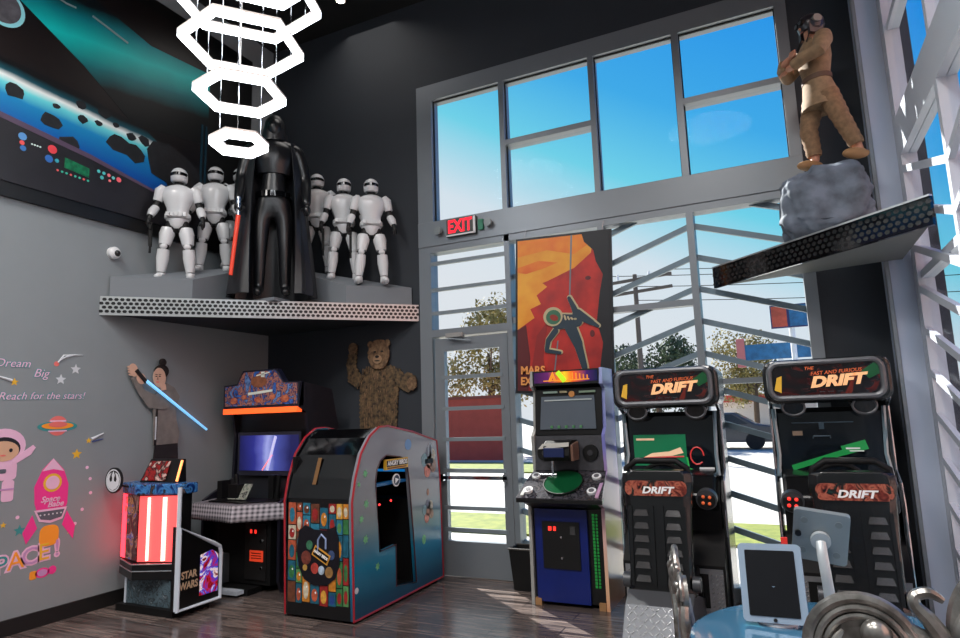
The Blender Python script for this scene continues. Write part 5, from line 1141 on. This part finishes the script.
def racer_seat(t, seat_x, seat_y=-1.22):
    b = MB(); b.prism([(-.60, .0), (-1.52, .0), (-1.56, .05), (-1.36, .30), (-1.26, .36), (-.80, .22), (-.60, .16)], 'x', seat_x - .19, seat_x + .19, DG); bs = b.build('seat_base', t)
    b = MB(); P0 = Vector((0, -1.555, .055)); P1 = Vector((0, -1.36, .30)); 
    n_ = Vector((0, -(P1 - P0).z, (P1 - P0).y)).normalized()
    v = [(seat_x - .185, *(P0 + n_ * .002)[1:]), (seat_x + .185, *(P0 + n_ * .002)[1:]), (seat_x + .185, *(P1 + n_ * .002)[1:]), (seat_x - .185, *(P1 + n_ * .002)[1:])]
    b.add(v, [(0, 1, 2, 3)], DIAM)
    for i in range(11):
        for j in range(9):
            u_ = (j + .5) / 9; c_ = P0 + (P1 - P0) * u_ + n_ * .004; x = seat_x - .165 + .033 * i + (.008 if j % 2 else 0); d = (P1 - P0).normalized() * .010; s_ = 1 if (i + j) % 2 else -1
            b.beam((x - .010, c_.y - d.y * s_, c_.z - d.z * s_), (x + .010, c_.y + d.y * s_, c_.z + d.z * s_), .006, .004, CHROME, tuple(n_))
    b.build('tread_plate', bs)
    # back shell
    yb = seat_y
    b = MB(); prof = [(.33, .20), (.45, .185), (.70, .19), (.90, .20), (.98, .215), (1.03, .21), (1.05, .18)]
    vs = []
    for z, hw in prof:
        for xx, yy in ((-hw, .06), (-hw, .0), (-hw * .8, -.03), (hw * .8, -.03), (hw, 0), (hw, .06)): vs.append((seat_x + xx, yb + yy + .10 * (z - .33), z))
    n = 6; fs = [(j * n + i, j * n + (i + 1) % n, (j + 1) * n + (i + 1) % n, (j + 1) * n + i) for j in range(len(prof) - 1) for i in range(n)] + [list(range(n)), list(range((len(prof) - 1) * n, len(prof) * n))]
    b.add(vs, fs, DK); sb_ = b.build('seat_back', t, bev=.008)
    b = MB()
    def yv(z): return yb - .03 + .10 * (z - .33)
    for i in range(6):
        z = .42 + .075 * i
        for x in (-.095, .095):
            b.add([(seat_x + x - .045, yv(z) - .022, z - .012), (seat_x + x + .045, yv(z) - .022, z - .012), (seat_x + x + .035, yv(z) - .002, z + .022), (seat_x + x - .035, yv(z) - .002, z + .022), (seat_x + x - .045, yv(z), z - .014), (seat_x + x + .045, yv(z), z - .014)], [(0, 1, 2, 3), (0, 4, 5, 1), (0, 3, 4), (1, 5, 2)], mat('louver_steel', (110, 110, 112), .12, .85))
    for x in (-.16, -.03, .03, .16): b.beam((seat_x + x, yv(.38) - .006, .38), (seat_x + x, yv(.84) - .006, .84), .02, .014, DK)
    b.build('louvers', sb_)
    z = .945; b = MB(); b.prism([(seat_x + x, z + q) for x, q in rrect(-.185, .185, -.045, .045, .035)], 'y', yv(z) - .02, yv(z) - .006, art_mat('plate_art', [(24, 14, 14), (110, 44, 36), (170, 96, 76), (30, 20, 20), (30, 60, 54)], 16, .2, seed=12)); pl = b.build('name_plate', sb_)
    b = MB(); b.text('DRIFT', .055, MF(seat_x + .01, yv(z) - .0225, z - .012), TEXTW, .001, shear=.25, sx=1.25, bold=.002); b.build('lettering', pl)
    b = MB(); b.tube([(seat_x - .19, yv(1.0) + .06, .98), (seat_x - .185, yv(1.0) + .05, 1.06), (seat_x - .12, yv(1) + .05, 1.105), (seat_x + .12, yv(1) + .05, 1.105), (seat_x + .185, yv(1.0) + .05, 1.06), (seat_x + .19, yv(1.0) + .06, .98)], .020, MATTEB, 10); b.build('grab_bar', sb_)
    b = MB(); b.box(seat_x - .17, seat_x + .17, yb + .08, yb + .42, .33, .42, MATTEB); b.box(seat_x - .16, seat_x + .16, yb + .08, yb + .14, .40, .95, MATTEB); b.build('cushion', t, bev=.02)
    for sg in (-1, 1): MB().cyl((seat_x + sg * .18, yb + .02, .40), (seat_x + sg * .225, yb + .02, .40), .045, DG, 16).build('hinge_cap', t)
r1 = racer('driving arcade game nearer the astronaut poster, with a painted green reflection and red car on its screen', 0); racer_seat(r1, .0); r1.location = (4.30, 0, 0)
r2 = racer('driving arcade game at the right before the dark wall, green banner across its screen', 1); racer_seat(r2, .045); r2.location = (5.31, 0, 0)

# ---------------------------------------------------------------- round table, tablets
TB = mat('blue_table_top', (62, 108, 138), .06, coat=.4)
t = thing('round_table', 'round glossy blue table carrying two tablets in the foreground', 'table', (5.14, -3.09, 0))
b = MB(); b.cyl((5.14, -3.09, .72), (5.14, -3.09, .75), .39, TB, 64); b.tube([(5.14 + .39 * math.cos(2 * PI * i / 64), -3.09 + .39 * math.sin(2 * PI * i / 64), .735) for i in range(64)], .015, TB, 8, closed=True); part('tabletop', b, t)
part('pedestal', MB().cyl((5.14, -3.09, .03), (5.14, -3.09, .72), .035, CHROME, 20), t); part('base', MB().rings([(5.14, -3.09, 0, .25, .25), (5.14, -3.09, .02, .25, .25), (5.14, -3.09, .04, .05, .05)], CHROME, 40), t)
TS = mat('tablet_shell', (140, 160, 180), .35, .2)
t = thing('tablet', 'white framed tablet with dark blank screen propped on the blue table', 'tablet', (4.98, -3.02, .75), world=False, rz=math.radians(-4))
tilt = Matrix.Rotation(math.radians(-14), 4, 'X') @ Matrix.Rotation(math.radians(-2), 4, 'Y')
b = MB(); b.prism(rrect(-.092, .092, 0.012, .242, .014), 'y', -.01, .008, TS); b.v = [tilt @ v_ for v_ in b.v]; tb = b.build('case', t)
b = MB(); b.prism(rrect(-.072, .072, .03, .222, .004), 'y', -.0125, -.01, mat('tablet_screen', (8, 8, 14), .1)); b.v = [tilt @ v_ for v_ in b.v]; b.build('screen', t)
b = MB(); b.cyl((0, -.013, .0205), (0, -.01, .0205), .0055, BLACK, 14); b.v = [tilt @ v_ for v_ in b.v]; b.build('home_button', t)
b = MB(); b.tube([(0, .05, .0), (0, .045, .06), (0, .03, .12)], .016, TS, 10); b.cyl((0, .06, 0), (0, .06, .008), .06, WHITE, 28); b.build('stand', t)
t = thing('tablet', 'grey tablet seen from behind on a pale metal arm on the blue table', 'tablet', (5.13, -2.80, .75), world=False)
tilt = Matrix.Translation((0, 0, .235)) @ Matrix.Rotation(math.radians(8), 4, 'Y') @ Matrix.Rotation(math.radians(20), 4, 'X')
b = MB(); b.prism(rrect(-.082, .082, -.085, .095, .012), 'y', -.012, .008, mat('tablet_back', (132, 142, 146), .4, .4)); b.v = [tilt @ v_ for v_ in b.v]; b.build('case', t)
b = MB()
for x, z in ((-.05, .06), (.05, .06), (-.05, -.05), (.05, -.05)): b.cyl((x, -.014, z), (x, -.012, z), .011, mat('tablet_mark', (112, 122, 126), .4), 12)
b.cyl((-.066, -.02, .01), (-.066, -.012, .01), .010, BLACK, 12); b.v = [tilt @ v_ for v_ in b.v]; b.build('back_details', t)
b = MB(); b.tube([(0, -.03, .225), (.0, -.055, .19), (.006, -.055, .10), (.012, -.05, .0)], [.015, .016, .016, .018], mat('arm_pale', (178, 186, 190), .35, .3), 10, flat=.6); b.cyl((0, -.03, .225), (0, -.015, .23), .03, MATS['arm_pale'], 20); b.cyl((.012, -.04, 0), (.012, -.04, .012), .055, MATS['arm_pale'], 28); b.build('arm', t)
part_lab = MB().box(-.12, -.10, -.018, -.004, .20, .23, mat('red_tag', (220, 50, 40), .5)); part_lab.build('red_tag', t)

# ---------------------------------------------------------------- carved silver chairs
SV = mat('carved_silver', (164, 162, 158), .28, .8, noise=.6, nscale=26, bump=.25); VEL = mat('grey_velvet', (92, 100, 112), .9)
def spiral(cx, cz, r0, r1, a0, turns, n=26, y=0.0, dy=0.0):
    return [(cx + (r0 + (r1 - r0) * i / n) * math.cos(a0 + turns * 2 * PI * i / n), y + dy * i / n, cz + (r0 + (r1 - r0) * i / n) * math.sin(a0 + turns * 2 * PI * i / n)) for i in range(n + 1)]
def baroque(label, loc, rz):
    t = thing('carved_chair', label, 'chair', loc, 'carved silver chairs', world=False, rz=rz)
    b = MB()   # crest
    def sc_(pts, r, seg=8, flat=1.0):
        if len(pts) < 8:
            P_ = [Vector(p) for p in pts]; Q_ = []; R2 = []; n_ = len(P_)
            for i in range(n_ - 1):
                p0, p1, p2, p3 = P_[max(i - 1, 0)], P_[i], P_[i + 1], P_[min(i + 2, n_ - 1)]
                for q in range(5):
                    u = q / 5; Q_.append(.5 * ((2 * p1) + (p2 - p0) * u + (2 * p0 - 5 * p1 + 4 * p2 - p3) * u * u + (3 * p1 - p0 - 3 * p2 + p3) * u ** 3)); R2.append(r[i] + (r[i + 1] - r[i]) * u)
            Q_.append(P_[-1]); R2.append(r[-1]); pts, r = Q_, R2
        b.tube([(sg * x, y, z) for x, y, z in pts], r, SV, seg, flat=flat)
    for sg in (-1, 1):
        cx_, cz_ = .235, 1.005
        for (r0, r1, a0, a1, w0, w1, yy) in ((.078, .070, -150, 60, .014, .016, 0), (.060, .052, -170, 80, .012, .012, -.008), (.044, .040, -200, 60, .009, .005, -.014), (.092, .085, -60, 75, .006, .009, .004)):
            n_ = 22; pts = [(cx_ + (r0 + (r1 - r0) * i / n_) * math.cos(math.radians(a0 + (a1 - a0) * i / n_) + PI / 2 * 0), yy, cz_ + (r0 + (r1 - r0) * i / n_) * math.sin(math.radians(a0 + (a1 - a0) * i / n_))) for i in range(n_ + 1)]
            pts = [(2 * cx_ - x, y, z) for x, y, z in pts]
            pts = [(x, y, z) for x, y, z in pts]
            sc_(pts, [(w0 + (w1 - w0) * i / n_) * .62 for i in range(n_ + 1)])
        b.prism([(sg * x, z) for x, z in ell(cx_, cz_, .082, .082, 28)], 'y', -.002, .02, SV)
        for (r0, aa, ab, w0, yy) in ((.084, 0, 200, .010, -.006), (.070, 10, 210, .007, -.010), (.057, 20, 215, .006, -.008)):
            sc_([(cx_ + r0 * math.cos(math.radians(aa + (ab - aa) * i / 20)), yy, cz_ + r0 * math.sin(math.radians(aa + (ab - aa) * i / 20))) for i in range(21)], [w0] * 21)
        b.ball((sg * (cx_ - .022), -.016, cz_ + .034), (.024, .018, .022), SV, 18)
        sc_([(cx_ + .028, -.016, cz_ + .035), (cx_ + .045, -.02, cz_ + .008), (cx_ + .03, -.018, cz_ - .03), (cx_ + .012, -.014, cz_ - .045)], [.003, .009, .008, .003])
        # grooved neck from scroll to centre crest
        for q in range(4): sc_([(cx_ - .055 - .004 * q, -.004, cz_ + .055 - .014 * q), (cx_ - .085, -.008, cz_ + .040 - .013 * q), (cx_ - .125, -.004, cz_ + .025 - .012 * q)], [.009, .008, .006])
        # curled leaf
        sc_([(.105, -.004, .99), (.115, -.012, 1.03), (.135, -.014, 1.065), (.152, -.012, 1.085), (.150, -.010, 1.10), (.130, -.010, 1.105), (.112, -.01, 1.095)], [.018, .016, .013, .010, .009, .009, .005])
        sc_([(.100, -.006, .99), (.098, -.014, 1.04), (.088, -.014, 1.075), (.078, -.012, 1.10), (.088, -.01, 1.112)], [.015, .013, .010, .008, .004])
        # centre arch, three grooves
        for q in range(3):
            sc_([(.095 - .016 * q, -.004 - .005 * q, 1.0), (.098 - .018 * q, -.004 - .005 * q, 1.06 - .004 * q), (.080 - .018 * q, -.006 - .005 * q, 1.11 - .010 * q), (.04 - .01 * q, -.006 - .005 * q, 1.145 - .014 * q), (0, -.006 - .005 * q, 1.158 - .018 * q)], [.014 - .003 * q] * 5)
        sc_([(.02, -.016, 1.02), (.05, -.02, 1.05), (.045, -.02, 1.085), (.02, -.016, 1.08), (.022, -.014, 1.06)], [.004, .010, .010, .007, .004])
        # stile down to the seat
        sc_([(.31, 0, .98), (.325, -.004, .92), (.30, 0, .85), (.27, 0, .78), (.275, 0, .66), (.25, 0, .50)], [.02, .024, .02, .018, .02, .022])
        sc_([(.11, 0, .99), (.16, -.008, .94), (.22, -.012, .915), (.28, -.01, .92)], [.016, .014, .012, .01])
    b.tube([(0, -.005, .98), (0, -.018, 1.04), (0, -.016, 1.10)], [.022, .02, .006], SV, 8); b.ball((0, -.02, 1.05), (.02, .018, .03), SV, 12)
    b.prism([(-.24, .50), (.24, .50), (.265, .74), (.27, .90), (.20, .95), (.10, .99), (-.10, .99), (-.20, .95), (-.27, .90), (-.265, .74)], 'y', .005, .02, SV)
    b.build('crest', t)
    b = MB(); b.prism([(-.205, .55), (.205, .55), (.225, .74), (.22, .88), (.0, .95), (-.22, .88), (-.225, .74)], 'y', -.004, .05, VEL); b.build('back_pad', t, bev=.015)
    b = MB(); b.prism([(-.23, .0), (.23, .0), (.26, .44), (-.26, .44)], 'z', .40, .44, SV); b.build('seat_frame', t, bev=.01)
    b = MB(); b.prism([(-.21, .02), (.21, .02), (.24, .42), (-.24, .42)], 'z', .44, .50, VEL); b.build('seat', t, bev=.02)
    for x, y in ((-.21, .03), (.21, .03), (-.23, .41), (.23, .41)):
        b = MB(); s_ = 1 if y > .2 else -1
        b.tube([(x, y, .41), (x * 1.05, y + .02 * s_, .30), (x, y, .15), (x * .98, y, .05), (x * 1.04, y + .02 * s_, .012)], [.032, .028, .017, .014, .018], SV, 10); b.build('leg', t)
    for x in (-.21, .21):
        b = MB(); b.tube([(x, .02, .42), (x * 1.05, .0, .50), (x * 1.08, 0, .56)], [.024, .022, .02], SV, 8); b.build('back_post', t)
    return t
c1 = baroque('carved silver scroll-back chair in the foreground with its back to the viewer', (5.368, -4.0, 0), 0)
c1.scale = (.95, 1, 1.015)
c2 = baroque('carved silver chair seen edge-on left of the blue table', (4.66, -2.80, 0), math.radians(-77)); c2.scale = (.72, .8, .80)

# ---------------------------------------------------------------- outdoors
def outdoor():
    CONC = mat('concrete', (190, 186, 178), .85, noise=.08, nscale=1.5); GRA = mat('grass', (96, 110, 40), .9, col2=(126, 132, 52), nscale=6)
    struct('ground', MB().box(-60, 60, .18, 90, -.30, -.12, CONC))
    single('grass_strip', MB().box(-30, 30, 2.55, 4.0, -.12, -.09, GRA), 'strip of sunlit grass outside the glass door', 'grass', (0, 3, -.12), kind='stuff')
    single('grass_verge', MB().box(-14, -1, 10.6, 13.6, -.12, -.08, GRA), 'grass verge below the red fence across the lot', 'grass', (-7, 12, -.12), kind='stuff')
    b = MB(); b.box(-9, -3.6, 15, 15.2, -.12, 2.0, mat('red_boards', (168, 70, 62), .8, noise=.15, nscale=3)); b.box(-9.1, -3.5, 14.95, 15.25, 2.0, 2.1, mat('fence_cap', (120, 60, 56), .8)); single('red_fence', b, 'faded red board fence seen through the glass door', 'fence', (-6, 15, -.12))
    LEAF = mat('leaf_olive', (158, 142, 84), .8, col2=(104, 98, 54), nscale=3); LEAF2 = mat('leaf_green', (76, 92, 62), .8, col2=(48, 62, 44), nscale=3); BARK = mat('bark', (88, 72, 58), .9)
    def tree(x, y, h, r, m, label, seed):
        rn = random.Random(seed); t = thing('tree', label, 'tree', (x, y, -.12), 'trees outside')
        b = MB(); b.tube([(x, y, -.12), (x + .1, y, h * .4), (x, y, h * .7)], [.16, .12, .06], BARK, 8)
        for q in range(5): a = rn.uniform(0, 6.28); b.tube([(x, y, h * .4), (x + r * .6 * math.cos(a), y + r * .6 * math.sin(a), h * .75)], [.07, .02], BARK, 6)
        part('trunk', b, t)
        b = MB(); vs = []; fs = []
        blobs = [(x + rn.uniform(-.6, .6) * r, y + rn.uniform(-.6, .6) * r, h * .68 + rn.uniform(-.28, .25) * h, r * rn.uniform(.3, .5)) for _ in range(14)]
        for bx, by, bz, br_ in blobs:
            for q in range(420):
                d = Vector((rn.gauss(0, 1), rn.gauss(0, 1), rn.gauss(0, 1))).normalized() * br_ * rn.uniform(.6, 1.05); p = Vector((bx, by, bz)) + d * 1.0
                u = Vector((rn.gauss(0, 1), rn.gauss(0, 1), rn.gauss(0, 1))).normalized(); w = u.cross(d.normalized()).normalized() if u.cross(d).length > 1e-4 else Vector((1, 0, 0)); s_ = rn.uniform(.05, .11); k0 = len(vs)
                vs += [p - u * s_, p + w * s_ * .6, p + u * s_, p - w * s_ * .6]; fs.append((k0, k0 + 1, k0 + 2, k0 + 3))
        b.add(vs, fs, m); part('foliage', b, t)
    tree(-11.5, 18.5, 4.6, 1.7, LEAF, 'olive leaved tree above the red fence, left of two', 1); tree(-5.7, 18.2, 5.6, 2.3, LEAF, 'olive leaved tree above the red fence, right of two', 2)
    tree(.2, 22, 4.2, 1.8, LEAF2, 'dark green tree beside the utility pole', 3); tree(3.6, 31, 5.2, 2.2, LEAF, 'olive tree below the billboards seen by the right driving game', 4); tree(8.6, 31, 6.4, 2.0, LEAF2, 'taller tree just right of the billboards', 5); tree(-3.2, 27, 3.8, 1.5, LEAF2, 'low green tree behind the upright cabinet', 6)
    t = thing('utility_pole', 'tall utility pole with two crossarms and wires outside', 'utility pole', (1.05, 15, -.12)); WD = mat('pole_wood', (92, 84, 78), .9)
    part('pole', MB().cyl((1.05, 15, -.12), (1.05, 15, 5.75), .10, WD, 12, r2=.07), t)
    for z in (5.6, 5.2): part('crossarm', MB().beam((.0, 15, z - .08), (2.2, 15, z + .05), .09, .09, WD), t)
    b = MB()
    for x in (.1, .5, 1.5, 2.0): b.cyl((x, 15, 5.62), (x, 15, 5.80), .035, WHITE, 8)
    part('insulator', b, t)
    b = MB()
    for z, x in ((5.8, .1), (5.8, 2.0), (5.4, .6), (4.9, 1.1)):
        b.tube([(x + 22 * s_, 15 + 3 * s_, z - 1.6 * s_ * (1 - s_) - .3 * s_) for s_ in [q / 12 for q in range(13)]], .012, MATTEB, 5)
    part('wire', b, t)
    t = thing('billboard', 'tilted orange and blue billboard on a post above the trees', 'billboard', (5.5, 25, -.12))
    b = MB(); BLU2 = mat('board_blue', (40, 110, 160), .5, noise=.4, nscale=3); RED2 = mat('board_red', (196, 84, 60), .5, noise=.4, nscale=3)
    b.box(4.8, 6.5, 25, 25.15, 4.75, 5.75, mat('board_navy', (40, 50, 100), .5)); part('board', b, t); part('picture', MB().box(4.85, 5.45, 24.97, 25, 4.8, 5.7, RED2).box(5.55, 6.45, 24.97, 25, 4.8, 5.7, BLU2), t); part('post', MB().cyl((5.6, 25.2, -.12), (5.6, 25.2, 4.8), .12, WHITE, 10), t)
    t = thing('billboard', 'long low blue sign board below the orange billboard', 'billboard', (5.0, 26, -.12)); part('board', MB().box(3.4, 6.9, 26, 26.15, 3.5, 4.2, BLU2), t); part('end_panel', MB().box(3.25, 3.6, 25.97, 26.17, 3.2, 4.5, mat('board_pink', (190, 110, 110), .5)), t); part('post', MB().cyl((5.0, 26.2, -.12), (5.0, 26.2, 3.6), .12, WHITE, 10), t)
    t = thing('low_building', 'low pale building with red roof edge across the street', 'building', (6, 34, -.12)); part('wall', MB().box(1.5, 14, 34, 40, -.12, 1.7, mat('pale_wall', (214, 206, 200), .8)), t); part('roof', MB().box(1.2, 14.3, 33.7, 40.3, 1.7, 2.1, mat('red_roof', (176, 70, 62), .7)), t)
    t = thing('brick_building', 'pinkish brick building close outside the right hand windows', 'building', (12, -4, -.12)); part('wall', MB().box(11, 16, -12, -1.2, -.12, 9, mat('pink_brick', (196, 150, 138), .85, noise=.1, nscale=2)), t)
    part('parapet', MB().box(10.9, 16.1, -12.1, -1.1, 9, 9.3, WHITE), t)
    CG = mat('car_glass', (40, 50, 60), .1)
    for lab, x, y, c_ in (('dark parked car across the lot seen below the windows', 2.6, 20, (52, 56, 64)), ('white parked car across the lot nearer the low building', 7.6, 21, (210, 210, 212))):
        t = thing('parked_car', lab, 'car', (x, y, -.12)); CP = mat('car_%d' % c_[0], c_, .3, coat=.5)
        part('body', MB().prism([(x - 2.1, .15), (x - 2.1, .6), (x - 1.9, .72), (x - 1.3, .78), (x - .8, 1.22), (x + .7, 1.22), (x + 1.4, .8), (x + 2.0, .72), (x + 2.1, .5), (x + 2.1, .15)], 'y', y, y + 1.7, CP), t, bev=.05)
        part('window', MB().prism([(x - 1.1, .80), (x - .72, 1.16), (x + .62, 1.16), (x + 1.15, .80)], 'y', y - .01, y + 1.71, CG), t)
        for wx in (-1.35, 1.35): part('wheel', MB().cyl((x + wx, y - .03, .2), (x + wx, y + .2, .2), .32, RUBBER, 20), t)
outdoor()

# ---------------------------------------------------------------- light
w = bpy.data.worlds.new('sky'); SC.world = w; w.use_nodes = True; nt = w.node_tree; bg = nt.nodes['Background']
tc = nt.nodes.new('ShaderNodeTexCoord'); sx = nt.nodes.new('ShaderNodeSeparateXYZ'); nt.links.new(tc.outputs['Generated'], sx.inputs[0])
ml = nt.nodes.new('ShaderNodeMath'); ml.operation = 'MULTIPLY_ADD'; ml.inputs[1].default_value = .45; nt.links.new(sx.outputs['X'], ml.inputs[0]); nt.links.new(sx.outputs['Z'], ml.inputs[2])
r = nt.nodes.new('ShaderNodeValToRGB'); el = r.color_ramp.elements
for i, (p, c_) in enumerate([(0.0, (236, 236, 238)), (.14, (226, 234, 240)), (.26, (120, 216, 236)), (.38, (70, 176, 236)), (.56, (40, 150, 236)), (.9, (24, 104, 200))]):
    if i >= len(el): el.new(.5)
for i, (p, c_) in enumerate([(0.0, (236, 236, 238)), (.14, (226, 234, 240)), (.26, (120, 216, 236)), (.38, (70, 176, 236)), (.56, (40, 150, 236)), (.9, (24, 104, 200))]):
    el[i].position = p; el[i].color = rgb(*c_)
nt.links.new(ml.outputs[0], r.inputs['Fac']); nt.links.new(r.outputs['Color'], bg.inputs['Color']); bg.inputs['Strength'].default_value = 1.0
s = bpy.data.lights.new('sun', 'SUN'); s.energy = 17.0; s.angle = math.radians(.6); s.color = (1, .93, .84)
so = bpy.data.objects.new('sun', s); COL.objects.link(so); so.location = (-8, 5, 12)
el_ = math.radians(36); d = Vector((.77 * math.cos(el_), -.638 * math.cos(el_), -math.sin(el_))); so.rotation_euler = d.to_track_quat('-Z', 'Y').to_euler()

# ---------------------------------------------------------------- camera
cam = bpy.data.cameras.new('camera'); cam.sensor_width = 36; cam.lens = 633.88 * 36 / 960; cam.clip_start = .05; cam.clip_end = 300
co = bpy.data.objects.new('camera', cam); COL.objects.link(co); SC.camera = co
R_ = Vector((0.9014096, 0.4317855, -0.03196898)); U_ = Vector((0.09344642, -0.12192157, 0.98813101)); F_ = Vector((-0.42276293, 0.89369817, 0.15025008))
co.matrix_world = Matrix(((R_.x, U_.x, -F_.x, 5.0695), (R_.y, U_.y, -F_.y, -5.2571), (R_.z, U_.z, -F_.z, 1.42), (0, 0, 0, 1)))
SC.view_settings.view_transform = 'Standard'; SC.view_settings.look = 'None'; SC.view_settings.gamma = 1; SC.view_settings.exposure = 0.0
